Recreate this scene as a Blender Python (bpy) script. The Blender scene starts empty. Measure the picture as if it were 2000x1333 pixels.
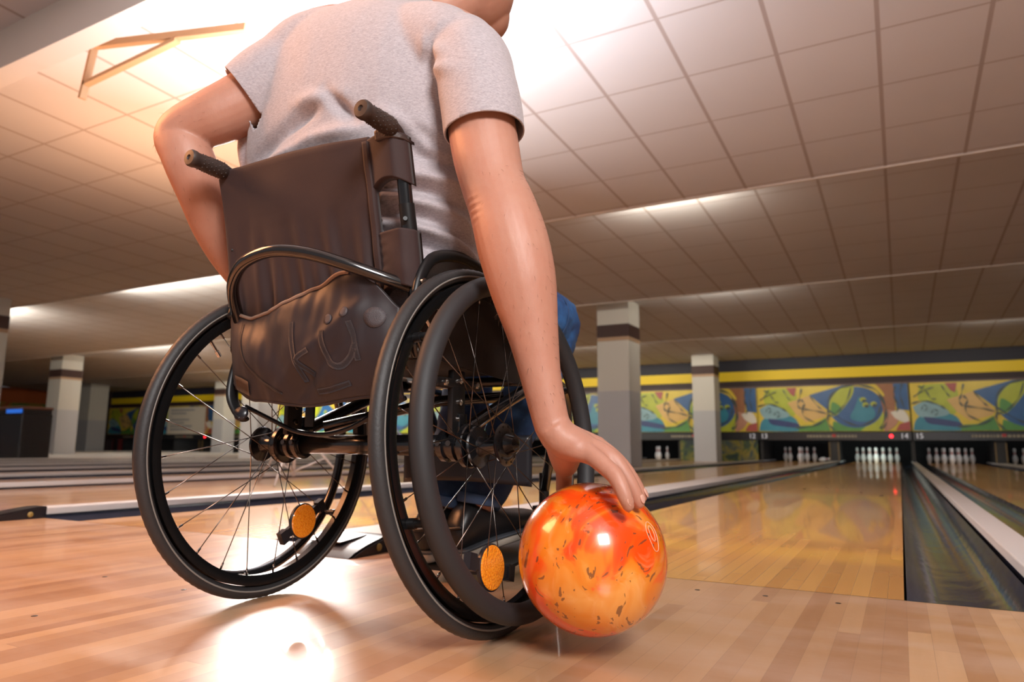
import bpy, bmesh, math, random
from mathutils import Vector, Matrix, noise

random.seed(7)
PI = math.pi
SC = bpy.context.scene
COL = SC.collection
V = Vector

# ------------------------------------------------------------------ camera, world, light, exposure
cam_d = bpy.data.cameras.new('camera')
cam = bpy.data.objects.new('camera', cam_d); COL.objects.link(cam)
YAW, PITCH, ROLL = -0.50024, 0.15082, 0.00796
fw = V((math.sin(YAW)*math.cos(PITCH), math.cos(YAW)*math.cos(PITCH), math.sin(PITCH)))
r0 = V((math.cos(YAW), -math.sin(YAW), 0)); u0 = r0.cross(fw)
rt = r0*math.cos(ROLL) + u0*math.sin(ROLL); up = u0*math.cos(ROLL) - r0*math.sin(ROLL)
M = Matrix((rt, up, -fw)).transposed().to_4x4()
M.translation = V((0.0093, -1.6804, 0.2975))
cam.matrix_world = M
cam_d.sensor_width = 36.0
cam_d.lens = 1375.65/2000*36.0
cam_d.clip_start = 0.05; cam_d.clip_end = 200
cam_d.dof.use_dof = True
cam_d.dof.focus_distance = 1.12
cam_d.dof.aperture_fstop = 5.0
SC.camera = cam

SC.view_settings.view_transform = 'Standard'
SC.view_settings.look = 'None'
SC.view_settings.gamma = 1.0
SC.view_settings.use_curve_mapping = False
SC.view_settings.exposure = 0.0

w = bpy.data.worlds.new('world'); SC.world = w; w.use_nodes = True
w.node_tree.nodes['Background'].inputs[0].default_value = (0.95, 0.95, 1.0, 1)
w.node_tree.nodes['Background'].inputs[1].default_value = 0.22


def area(name, loc, target, size, power, color=(1, 1, 1), size_y=None, spread=None, parent=None):
    l = bpy.data.lights.new(name, 'AREA'); l.energy = power; l.color = color
    l.size = size
    if size_y: l.shape = 'RECTANGLE'; l.size_y = size_y
    if spread: l.spread = spread
    o = bpy.data.objects.new(name, l); COL.objects.link(o)
    o.location = loc
    o.rotation_euler = (V(target)-V(loc)).to_track_quat('-Z', 'Y').to_euler()
    if parent: o.parent = parent
    return o


# soft flash behind the photographer, high and to the right
area('key_light', (1.7, -3.0, 2.25), (-0.6, -0.6, 0.55), 0.95, 160, (1.0, 0.97, 0.95))
# flash bounced off the ceiling
area('bounce_light', (-2.2, 0.9, 1.7), (-2.3, 0.7, 3.0), 1.0, 125, (0.90, 0.93, 1.0), spread=PI*0.95)
# added warm fill from the left, stands in for lens flare colour
area('warm_fill', (-2.6, -1.5, 1.9), (-1.2, -0.7, 1.0), 0.9, 62, (1.0, 0.40, 0.16))
# added warm uplight without a fixture, tints the ceiling in the left background
area('glow_fill', (-4.9, 1.9, 1.0), (-4.6, 1.6, 3.0), .8, 60, (1.0, 0.50, 0.24), spread=PI*0.9)

# ------------------------------------------------------------------ helpers
MATS = {}


def mat(name, color=(.5, .5, .5), rough=.5, metal=0.0, spec=.5, bump=None, coat=0, sheen=0, emit=None, estr=0, sss=0):
    if name in MATS: return MATS[name]
    m = bpy.data.materials.new(name); m.use_nodes = True
    nt = m.node_tree; b = nt.nodes['Principled BSDF']
    b.inputs['Base Color'].default_value = (*color, 1)
    b.inputs['Roughness'].default_value = rough
    b.inputs['Metallic'].default_value = metal
    b.inputs['Specular IOR Level'].default_value = spec
    if coat: b.inputs['Coat Weight'].default_value = coat; b.inputs['Coat Roughness'].default_value = .08
    if sheen: b.inputs['Sheen Weight'].default_value = sheen
    if sss:
        b.inputs['Subsurface Weight'].default_value = sss
        b.inputs['Subsurface Radius'].default_value = (.02, .008, .004)
        b.inputs['Subsurface Scale'].default_value = .5
    if emit:
        b.inputs['Emission Color'].default_value = (*emit, 1); b.inputs['Emission Strength'].default_value = estr
    if bump:
        sc, st, dist = bump
        tc = nt.nodes.new('ShaderNodeTexCoord'); n = nt.nodes.new('ShaderNodeTexNoise')
        n.inputs['Scale'].default_value = sc; n.inputs['Detail'].default_value = 5
        bp = nt.nodes.new('ShaderNodeBump'); bp.inputs['Strength'].default_value = st; bp.inputs['Distance'].default_value = dist
        nt.links.new(tc.outputs['Object'], n.inputs['Vector'])
        nt.links.new(n.outputs['Fac'], bp.inputs['Height']); nt.links.new(bp.outputs['Normal'], b.inputs['Normal'])
    MATS[name] = m
    return m


class NT:
    """small node-tree writer"""
    def __init__(s, m): s.m = m; s.t = m.node_tree; s.b = s.t.nodes['Principled BSDF']
    def n(s, typ, **kw):
        nd = s.t.nodes.new('ShaderNode'+typ)
        for k, v in kw.items(): setattr(nd, k, v)
        return nd
    def l(s, a, b): s.t.links.new(a, b)
    def math(s, op, a, b=None, c=None):
        nd = s.n('Math', operation=op)
        for i, x in enumerate((a, b, c)):
            if x is None: continue
            if isinstance(x, (int, float)): nd.inputs[i].default_value = x
            else: s.l(x, nd.inputs[i])
        return nd.outputs[0]
    def coord(s, which='Object'):
        tc = s.n('TexCoord'); sp = s.n('SeparateXYZ'); s.l(tc.outputs[which], sp.inputs[0]); return tc.outputs[which], sp.outputs
    def mix(s, fac, a, b, blend='MIX'):
        nd = s.n('Mix', data_type='RGBA', blend_type=blend)
        for inp, x in ((nd.inputs[0], fac), (nd.inputs[6], a), (nd.inputs[7], b)):
            if isinstance(x, (int, float)): inp.default_value = x
            elif isinstance(x, tuple): inp.default_value = (*x, 1)
            else: s.l(x, inp)
        return nd.outputs[2]
    def noise(s, vec, scale, detail=3, rough=.5, dist=0):
        nd = s.n('TexNoise'); nd.inputs['Scale'].default_value = scale; nd.inputs['Detail'].default_value = detail
        nd.inputs['Roughness'].default_value = rough; nd.inputs['Distortion'].default_value = dist
        s.l(vec, nd.inputs['Vector']); return nd.outputs['Fac']
    def scale(s, vec, v):
        nd = s.n('Mapping'); nd.inputs['Scale'].default_value = v; s.l(vec, nd.inputs['Vector']); return nd.outputs[0]
    def ramp(s, fac, stops):
        nd = s.n('ValToRGB'); cr = nd.color_ramp
        while len(cr.elements) < len(stops): cr.elements.new(.5)
        for e, (p, c) in zip(cr.elements, stops): e.position = p; e.color = (*c, 1)
        s.l(fac, nd.inputs[0]); return nd.outputs[0]
    def bump(s, h, st, dist):
        bp = s.n('Bump'); bp.inputs['Strength'].default_value = st; bp.inputs['Distance'].default_value = dist
        s.l(h, bp.inputs['Height']); s.l(bp.outputs[0], s.b.inputs['Normal'])


def obj(name, bm_or_me, m=None, parent=None, smooth=True, label=None, cat=None, group=None, kind=None):
    if isinstance(bm_or_me, bmesh.types.BMesh):
        me = bpy.data.meshes.new(name); bm_or_me.normal_update(); bm_or_me.to_mesh(me); bm_or_me.free()
    else: me = bm_or_me
    if m is not None:
        for x in (m if isinstance(m, (list, tuple)) else [m]): me.materials.append(x)
    if smooth:
        for p in me.polygons: p.use_smooth = True
        if smooth == 'auto':
            try: me.set_sharp_from_angle(angle=math.radians(38))
            except Exception: pass
    o = bpy.data.objects.new(name, me); COL.objects.link(o)
    if parent is not None: o.parent = parent
    tag(o, label, cat, group, kind)
    return o


def tag(o, label=None, cat=None, group=None, kind=None):
    if label: o['label'] = label
    if cat: o['category'] = cat
    if group: o['group'] = group
    if kind: o['kind'] = kind
    return o


def empty(name, loc=(0, 0, 0), label=None, cat=None, group=None):
    o = bpy.data.objects.new(name, None); COL.objects.link(o); o.location = loc; o.empty_display_size = .05
    return tag(o, label, cat, group)


def box(bm, lo, hi, bev=0, mi=0):
    c = [(lo[i]+hi[i])/2 for i in range(3)]; s = [abs(hi[i]-lo[i]) for i in range(3)]
    r = bmesh.ops.create_cube(bm, size=1, matrix=Matrix.Translation(c) @ Matrix.Diagonal((*s, 1)))
    fs = {f for v in r['verts'] for f in v.link_faces}
    for f in fs: f.material_index = mi
    if bev:
        es = list({e for v in r['verts'] for e in v.link_edges})
        bmesh.ops.bevel(bm, geom=es, offset=bev, segments=2, affect='EDGES', profile=.5)
    return bm


def newbox(lo, hi, bev=0): return box(bmesh.new(), lo, hi, bev)


def obox(bm, c, ax, half):
    """oriented box: centre, three axis vectors, half sizes"""
    ax = [V(a).normalized() for a in ax]
    m = Matrix((ax[0]*2*half[0], ax[1]*2*half[1], ax[2]*2*half[2])).transposed().to_4x4(); m.translation = V(c)
    bmesh.ops.create_cube(bm, size=1, matrix=m); return bm


def catmull(pts, n):
    """dense interpolation of a list of equal-length tuples"""
    out = []
    P = [pts[0]]+list(pts)+[pts[-1]]
    for i in range(1, len(P)-2):
        a, b, c, d = P[i-1], P[i], P[i+1], P[i+2]
        for k in range(n):
            t = k/n
            out.append(tuple(.5*((2*b[j])+(-a[j]+c[j])*t+(2*a[j]-5*b[j]+4*c[j]-d[j])*t*t+(-a[j]+3*b[j]-3*c[j]+d[j])*t**3) for j in range(len(b))))
    out.append(tuple(pts[-1])); return out


def rings(bm, centers, avecs, bvecs, seg=24, cap=True, closed=False, power=2.0, mi=0):
    prev = None; first = None; L = []
    for c, a, b in zip(centers, avecs, bvecs):
        ring = []
        for i in range(seg):
            t = 2*PI*i/seg; ct, st = math.cos(t), math.sin(t)
            if power != 2.0:
                ct = math.copysign(abs(ct)**(2/power), ct); st = math.copysign(abs(st)**(2/power), st)
            ring.append(bm.verts.new(c+a*ct+b*st))
        L.append(ring)
    pairs = list(zip(L[:-1], L[1:]))+([(L[-1], L[0])] if closed else [])
    for r1, r2 in pairs:
        for i in range(seg):
            f = bm.faces.new((r1[i], r1[(i+1) % seg], r2[(i+1) % seg], r2[i])); f.material_index = mi
    if cap and not closed:
        bm.faces.new(list(reversed(L[0]))).material_index = mi; bm.faces.new(L[-1]).material_index = mi
    return L


def tube(bm, pts, rad, seg=12, closed=False, cap=True, smooth=0, flat=1.0, hint=(0, 0, 1), mi=0):
    """swept tube with parallel transported frame; rad number or list"""
    pts = [V(p) for p in pts]
    rr = list(rad) if isinstance(rad, (list, tuple)) else [rad]*len(pts)
    if smooth:
        q = catmull([(*p, r) for p, r in zip(pts, rr)], smooth); pts = [V(x[:3]) for x in q]; rr = [x[3] for x in q]
    n = len(pts); T = []
    for i in range(n):
        if closed: t = pts[(i+1) % n]-pts[i-1]
        else: t = pts[min(i+1, n-1)]-pts[max(i-1, 0)]
        T.append(t.normalized())
    h = V(hint)
    if abs(h.dot(T[0])) > .95: h = V((1, 0, 0))
    a = (h-T[0]*h.dot(T[0])).normalized(); A = []; B = []
    for i in range(n):
        a = (a-T[i]*a.dot(T[i])).normalized(); b = T[i].cross(a)
        A.append(a*rr[i]); B.append(b*rr[i]*flat)
    rings(bm, pts, A, B, seg, cap, closed, mi=mi)
    return bm


def torus(bm, R, prof, seg=96, center=V((0, 0, 0)), ax=(V((0, 1, 0)), V((0, 0, 1)), V((1, 0, 0)))):
    """revolve closed profile [(radial, axial)] about the axis ax[2]"""
    L = []
    for i in range(seg):
        t = 2*PI*i/seg; d = ax[0]*math.cos(t)+ax[1]*math.sin(t)
        L.append([bm.verts.new(center+d*(R+p)+ax[2]*q) for p, q in prof])
    n = len(prof)
    for i in range(seg):
        r1, r2 = L[i], L[(i+1) % seg]
        for j in range(n): bm.faces.new((r1[j], r1[(j+1) % n], r2[(j+1) % n], r2[j]))
    return bm


def lathe(bm, prof, c, ax, seg=24, cap=True, mi=0):
    """prof [(axial, radius)] along ax from c"""
    ax = V(ax).normalized(); h = V((0, 0, 1)) if abs(ax.z) < .9 else V((1, 0, 0))
    a = ax.cross(h).normalized(); b = ax.cross(a)
    return rings(bm, [V(c)+ax*p for p, r in prof], [a*max(r, 1e-4) for p, r in prof], [b*max(r, 1e-4) for p, r in prof], seg, cap, mi=mi)


def prism(bm, poly, axis, lo, hi, mi=0):
    """extrude polygon (2D) along axis index"""
    def P(a, b, c):
        v = [0, 0, 0]; o = [i for i in range(3) if i != axis]; v[o[0]] = a; v[o[1]] = b; v[axis] = c; return v
    A = [bm.verts.new(P(x, y, lo)) for x, y in poly]; B = [bm.verts.new(P(x, y, hi)) for x, y in poly]
    n = len(poly)
    fs = [bm.faces.new(A), bm.faces.new(list(reversed(B)))]
    for i in range(n): fs.append(bm.faces.new((A[i], B[i], B[(i+1) % n], A[(i+1) % n])))
    for f in fs: f.material_index = mi
    bmesh.ops.recalc_face_normals(bm, faces=fs)
    return bm


def fuse(bm, voxel, smooth_it=6, fac=.5):
    """voxel-remesh a bmesh of overlapping volumes into one continuous skin"""
    me = bpy.data.meshes.new('tmp'); bmesh.ops.recalc_face_normals(bm, faces=bm.faces); bm.to_mesh(me); bm.free()
    o = bpy.data.objects.new('tmp', me); COL.objects.link(o)
    r = o.modifiers.new('r', 'REMESH'); r.mode = 'VOXEL'; r.voxel_size = voxel; r.use_smooth_shade = True
    s = o.modifiers.new('s', 'SMOOTH'); s.factor = fac; s.iterations = smooth_it
    dg = bpy.context.evaluated_depsgraph_get(); dg.update()
    me2 = bpy.data.meshes.new_from_object(o.evaluated_get(dg))
    bpy.data.objects.remove(o); bpy.data.meshes.remove(me)
    return me2


def text_mesh(s, size, extrude=.002):
    c = bpy.data.curves.new('t', 'FONT'); c.body = s; c.size = size; c.extrude = extrude; c.align_x = 'CENTER'; c.align_y = 'CENTER'
    o = bpy.data.objects.new('t', c); COL.objects.link(o)
    dg = bpy.context.evaluated_depsgraph_get(); dg.update()
    me = bpy.data.meshes.new_from_object(o.evaluated_get(dg)); bpy.data.objects.remove(o)
    me.transform(Matrix.Rotation(PI/2, 4, 'X'))
    return me


# ------------------------------------------------------------------ materials
def wood(name, base, c2, rough, coat, dust, bw=.034):
    m = mat(name, rough=rough); t = NT(m)
    vec, xyz = t.coord()
    bx = t.math('DIVIDE', xyz[0], bw); ix = t.math('FLOOR', bx); fx = t.math('FRACT', bx)
    # planks of random length
    wn = t.n('TexWhiteNoise', noise_dimensions='1D'); t.l(ix, wn.inputs['W'])
    yy = t.math('ADD', t.math('DIVIDE', xyz[1], 1.15), t.math('MULTIPLY', wn.outputs['Value'], 9.0))
    iy = t.math('FLOOR', yy); fy = t.math('FRACT', yy)
    cmb = t.n('CombineXYZ'); t.l(ix, cmb.inputs[0]); t.l(iy, cmb.inputs[1])
    w2 = t.n('TexWhiteNoise', noise_dimensions='2D'); t.l(cmb.outputs[0], w2.inputs['Vector'])
    # neighbouring boards often match, in bands
    band = t.n('TexWhiteNoise', noise_dimensions='1D'); t.l(t.math('FLOOR', t.math('DIVIDE', ix, 2.0)), band.inputs['W'])
    tone = t.math('ADD', t.math('MULTIPLY', w2.outputs['Value'], .5), t.math('MULTIPLY', band.outputs['Value'], .5))
    col = t.ramp(tone, [(.1, c2), (.45, tuple((a+b)/2 for a, b in zip(base, c2))), (.9, base)])
    sv = t.scale(vec, (55, 2.2, 1)); off = t.n('VectorMath', operation='ADD'); t.l(sv, off.inputs[0]); t.l(w2.outputs['Color'], off.inputs[1])
    g = t.noise(off.outputs[0], 1.6, 6, .65, 1.2)
    col = t.mix(t.math('MULTIPLY', g, .30), col, tuple(x*.62 for x in base), 'MIX')
    g2 = t.noise(t.scale(vec, (9, 1.2, 1)), 2.0, 3)
    col = t.mix(t.math('MULTIPLY', g2, .3), col, (c2[0]*.95, c2[1]*.85, c2[2]*.8))
    # seams
    sm = t.math('LESS_THAN', t.math('MINIMUM', fx, t.math('SUBTRACT', 1.0, fx)), .012)
    se = t.math('LESS_THAN', fy, .0012)
    col = t.mix(t.math('MULTIPLY', t.math('MAXIMUM', sm, se), .4), col, (.16, .08, .04))
    if dust:
        d = t.noise(t.scale(vec, (1.5, 4.0, 1)), 2.3, 6, .6)
        dd = t.math('MULTIPLY', t.math('MAXIMUM', t.math('SUBTRACT', d, .42), 0.0), dust)
        col = t.mix(dd, col, (.72, .58, .52))
        rr = t.math('ADD', rough, t.math('MULTIPLY', d, .10)); t.l(rr, t.b.inputs['Roughness'])
    t.l(col, t.b.inputs['Base Color'])
    t.b.inputs['Coat Weight'].default_value = coat; t.b.inputs['Coat Roughness'].default_value = .04 if not dust else .07
    t.bump(t.noise(t.scale(vec, (40, 3, 1)), 3.0, 3), .06, .0006)
    return m


WOOD_APP = wood('approach_maple', (.68, .41, .21), (.34, .155, .072), .26, .35, .8)
WOOD_LANE = wood('lane_maple', (.82, .45, .14), (.50, .22, .065), .24, .4, 0)


def ceiling_mat():
    m = mat('ceiling_tile', (.62, .57, .55), .85); t = NT(m); vec, xyz = t.coord()
    px, py = .573, .68
    fx = t.math('FRACT', t.math('DIVIDE', t.math('ADD', xyz[0], 100*px-.054), px))
    fy = t.math('FRACT', t.math('DIVIDE', t.math('ADD', xyz[1], 100*py-4.80), py))
    dx = t.math('MULTIPLY', t.math('MINIMUM', fx, t.math('SUBTRACT', 1.0, fx)), px)
    dy = t.math('MULTIPLY', t.math('MINIMUM', fy, t.math('SUBTRACT', 1.0, fy)), py)
    lx = t.math('LESS_THAN', dx, .013); ly = t.math('LESS_THAN', dy, .007)
    ln = t.math('MAXIMUM', lx, ly)
    n = t.noise(vec, 1.1, 3)
    base = t.mix(n, (.56, .55, .575), (.63, .62, .645))
    t.l(t.mix(t.math('MULTIPLY', ln, .62), base, (.27, .19, .16)), t.b.inputs['Base Color'])
    h = t.math('MULTIPLY', ln, -1.0); t.bump(h, .4, .004)
    return m


CEIL = ceiling_mat()
BLACK = mat('black_frame_paint', (.006, .006, .007), .22, spec=.6, coat=.5)
BLACKM = mat('black_satin_metal', (.012, .012, .013), .38, metal=.3)
RUBBER = mat('tyre_rubber', (.022, .021, .022), .55, bump=(260, .35, .0012))
FOAM = mat('hand_rim_foam', (.017, .017, .019), .62, bump=(400, .2, .0006))
GRIP = mat('grip_rubber', (.035, .022, .018), .5)
STEEL = mat('spoke_steel', (.16, .14, .13), .25, metal=1.0)
CHROME = mat('chrome', (.6, .58, .55), .2, metal=1.0)
WHITEP = mat('white_cap_paint', (.62, .59, .57), .4)
NAVY = mat('gutter_plastic', (.035, .04, .062), .12, spec=.6, bump=(6, .25, .01))
DARK = mat('dark_void', (.004, .004, .005), .8)
DARKP = mat('dark_plastic', (.012, .012, .016), .3)
YELLOW = mat('yellow_band', (.90, .66, .01), .5)
NAVYW = mat('navy_band', (.014, .015, .03), .6)
MAROON = mat('maroon_band', (.03, .014, .016), .55)
COLW = mat('column_white', (.55, .54, .50), .7)
COLG = mat('column_grey', (.42, .43, .46), .6)
TAN = mat('tan_band', (.42, .28, .18), .6)
BROWN = mat('brown_band', (.05, .024, .022), .6)
PINW = mat('pin_white', (.8, .8, .78), .25)
PINR = mat('pin_red', (.5, .02, .02), .3)
FOULB = mat('foul_black', (.01, .01, .01), .4)

# ------------------------------------------------------------------ the setting
BACK = 17.5
obj('floor', newbox((-34, -5, -.20), (12, 20.4, -.12)), mat('subfloor', (.03, .025, .022), .8), kind='structure', smooth=False)
f = obj('trim_1', newbox((-34, -5, -.12), (12, -.004, 0)), WOOD_APP, kind='structure', smooth=False)
f['label'] = 'maple approach boards in front of the foul line'
obj('trim_2', newbox((-34, -.004, -.12), (12, .003, -.0006)), FOULB, kind='structure', smooth=False)
aisles = [(-5.2, -3.165), (-14.05, -12.09), (-23.0, -20.94), (-34, -30.0), (3.725, 12)]
for i, (a, b) in enumerate(aisles):
    obj('trim_%d' % (i+3), newbox((a+.003, .0035, -.12), (b-.003, 17.3, 0)), WOOD_APP, kind='structure', smooth=False)

# sawtooth ceiling: each bay falls towards the pins, then steps up again
EDGES = [4.85, 9.15, 13.7]
ZE = 2.70; SL = .04
ys = [-5.0]+EDGES+[BACK+.1]
bm = bmesh.new()
for i in range(4):
    y0, y1 = ys[i], ys[i+1]; z1 = ZE if i < 3 else 2.64; z0 = z1+SL*(y1-y0)
    vs = [bm.verts.new(p) for p in ((-34, y0, z0), (-34, y1, z1), (12, y1, z1), (12, y0, z0))]
    bm.faces.new(vs)
    vt = [bm.verts.new(p) for p in ((-34, y0, z0+.12), (-34, y1, z1+.12), (12, y1, z1+.12), (12, y0, z0+.12))]
    bm.faces.new(list(reversed(vt)))
    for k in range(4): bm.faces.new((vs[k], vt[k], vt[(k+1) % 4], vs[(k+1) % 4]))
bmesh.ops.recalc_face_normals(bm, faces=bm.faces)
obj('ceiling', bm, CEIL, kind='structure', smooth=False)
for i, y in enumerate(EDGES):
    obj('trim_%d' % (i+8), newbox((-34, y, ZE-.012), (12, y+.03, ZE+.30)), mat('step_edge', (.6, .55, .5), .7), kind='structure', smooth=False)

# strip lamps tucked behind the ceiling steps
LAMPG = mat('lamp_glass', (.9, .9, .85), .4, emit=(1, .93, .78), estr=6)
lamps = [(0, -1.9, 1.05, 9), (0, -9.9, 2.6, 40), (0, -15.5, 2, 45), (1, -2.3, 1.3, 8), (1, -11.5, 2, 40), (1, -17, 2.4, 50), (1, 2.8, 1.2, 3), (2, -6.3, 2, 12), (2, -2.5, 1.2, 8), (2, -18, 2.4, 60), (2, 1.8, 1.2, 6)]
LP = ['above the nearest column', 'left of the man', 'far left', 'above the second column', 'behind the chair', 'far left', 'at the right edge', 'left of the second column', 'right of the second column', 'far left', 'at the right edge']
for k, (e, x, wd, pw) in enumerate(lamps):
    y = EDGES[e]
    t = empty('strip_lamp', (x, y+.09, ZE+.065), None, 'lamp', 'strip lamps behind the ceiling steps')
    t['label'] = 'strip lamp behind the %s ceiling step, glow patch %s' % (('nearest', 'second', 'farthest')[e], LP[k])
    b = bmesh.new(); lathe(b, [(-wd/2, .014), (wd/2, .014)], (0, 0, 0), (1, 0, 0), 10); obj('tube', b, LAMPG, t)
    obj('housing', newbox((-wd/2, -.045, .016), (wd/2, .02, .05)), WHITEP, t, smooth=False)
    area('strip_light', (0, .03, 0), (0, 1, .16), wd, pw*3.5, (1, .9, .74), size_y=.03, parent=t)

# walls
bm = bmesh.new()
obj('wall_back', newbox((-31, BACK+.02, 1.86), (12, BACK+.2, 2.75)), MAROON, kind='structure', smooth=False)
obj('wall_pit', newbox((-34, 20.4, -.2), (12, 20.5, 2.75)), DARK, kind='structure', smooth=False)
obj('trim_11', newbox((-31, BACK-.01, 2.09), (12, BACK+.02, 2.34)), YELLOW, kind='structure', smooth=False)
obj('trim_12', newbox((-31, BACK-.01, 2.34), (12, BACK+.02, 2.75)), NAVYW, kind='structure', smooth=False)
obj('trim_13', newbox((-31, BACK-.03, 1.90), (12, BACK+.02, 1.94)), mat('mauve_rail', (.12, .075, .08), .5), kind='structure', smooth=False)


def leftwall():
    m = mat('left_wall_mural', rough=.7); t = NT(m); vec, xyz = t.coord()
    n = t.noise(vec, .9, 2, .5, 1.0)
    art = t.ramp(n, [(.3, (.35, .10, .02)), (.42, (.30, .20, .03)), (.5, (.10, .16, .03)), (.6, (.32, .26, .03)), (.72, (.25, .03, .02))])
    hi = t.math('GREATER_THAN', xyz[2], 2.1); lo = t.math('LESS_THAN', xyz[2], .9)
    c = t.mix(hi, art, (.45, .10, .02)); c = t.mix(lo, c, (.35, .04, .03)); t.l(c, t.b.inputs['Base Color']); return m


obj('wall_left', newbox((-34.2, -5, -.2), (-34, 20.5, 2.75)), leftwall(), kind='structure', smooth=False)
obj('wall_right', newbox((12, -5, -.2), (12.2, 20.5, 2.75)), mat('wall_paint', (.4, .38, .35), .8), kind='structure', smooth=False)
obj('wall_side', newbox((-34, BACK-.1, -.0), (-30.9, BACK+.2, 2.75)), MAROON, kind='structure', smooth=False)

# soffit under the near ceiling and the bracket that hangs from it
b = bmesh.new(); prism(b, [(.27, 2.50), (.40, 2.50), (.43, 2.90), (.37, 2.90)], 0, -9, .6)
obj('trim_14', b, mat('soffit', (.55, .48, .42), .8), kind='structure', smooth=False)
br = empty('ceiling_bracket', (-3.6, .62, 2.75), 'triangular metal bracket hanging below the soffit at top left', 'bracket')
o_ = V((-3.6, .62, 2.75)); BRM = mat('bracket_paint', (.45, .25, .12), .5)
for nm, a, c, hw in (('arm', (-4.212, .62, 2.745), (-2.83, .62, 2.45), .02), ('hanger', (-4.212, .62, 2.75), (-4.289, .62, 2.41), .013), ('brace', (-4.27, .62, 2.50), (-3.40, .62, 2.545), .012)):
    a, c = V(a), V(c); d = c-a; b = bmesh.new()
    obox(b, (a+c)/2-o_, (d, V((0, 1, 0)), d.cross(V((0, 1, 0)))), (d.length/2, .02, hw)); obj(nm, b, BRM, br, smooth=False)
b = bmesh.new(); box(b, (-.62, -.06, 0), (-.5, .06, .09)); obj('mounting_plate', b, BRM, br, smooth=False)


# ------------------------------------------------------------------ columns
def column(x0, y0, x1, y1, label, ztop=2.9, plain=False):
    cx, cy = (x0+x1)/2, (y0+y1)/2; hx, hy = (x1-x0)/2, (y1-y0)/2
    t = empty('column', (cx, cy, 0), label, 'column', None if plain else 'white columns with a dark band')
    obj('lower_shaft', newbox((-hx, -hy, 0), (hx, hy, 1.27)), COLG, t, smooth=False)
    obj('upper_shaft', newbox((-hx, -hy, 1.27), (hx, hy, ztop)), COLW, t, smooth=False)
    if not plain:
        obj('dark_band', newbox((-hx-.006, -hy-.006, 2.20), (hx+.006, hy+.006, 2.42), .003), BROWN, t, smooth=False)
        obj('tan_band', newbox((-hx-.005, -hy-.005, 2.135), (hx+.005, hy+.005, 2.199), .002), TAN, t, smooth=False)
    return t


column(-4.5, 9.66, -3.93, 10.25, 'white column with grey base standing nearest behind the orange ball')
column(-4.57, 16.35, -4.02, 16.95, 'white column with grey base just in front of the mural beside lane thirteen')
column(-13.3, 9.66, -12.75, 10.25, 'white column seen through the left wheel under the backrest')
column(-21.35, 9.66, -20.75, 10.25, 'white column in the left background beside the grey block pier')
column(-22.6, 16.3, -22.05, 16.85, 'farthest white column, standing by the white poster')
column(-13.6, 3.95, -13.0, 4.5, 'white column cut off by the left edge of the photo')
column(-30.4, 15.1, -28.5, 15.85, 'broad plain grey pier at the end of the yellow band', plain=True)


# ------------------------------------------------------------------ lanes, gutters, caps
ORD = ['first', 'second', 'third', 'fourth', 'fifth', 'sixth', 'seventh', 'eighth', 'ninth', 'tenth', 'eleventh', 'twelfth']
units = [0.0, 3.4, -5.525, -8.925, -14.375, -17.775, -23.3, -26.7]
names14 = {0: ['bowling lane directly left of the one the ball is aimed at, pins dim', 'bowling lane in front of the orange ball with brightly lit pins'],
           1: ['bowling lane right of the deep navy gutter, pins dim', 'bowling lane at the far right edge of the photo']}
GUT = bmesh.new()
gp_ = [(-.001, 0), (-.008, -.02), (-.03, -.062), (-.08, -.085), (-.155, -.085), (-.205, -.062), (-.228, -.02), (-.234, .0)]


def gutter(xr, label, zr=0.0, flip=False):
    """half-round channel whose right-hand lip is at xr"""
    prof = [(x, z) for x, z in gp_]
    poly = prof+[(x, z) for x, z in ((-.234, -.11), (-.001, -.11))]
    b = bmesh.new(); prism(b, [(xr+x, z) for x, z in poly], 1, 0.0035, 19.6)
    return obj('gutter', b, NAVY, smooth='auto', label=label, cat='gutter', group='navy lane gutters')


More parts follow.
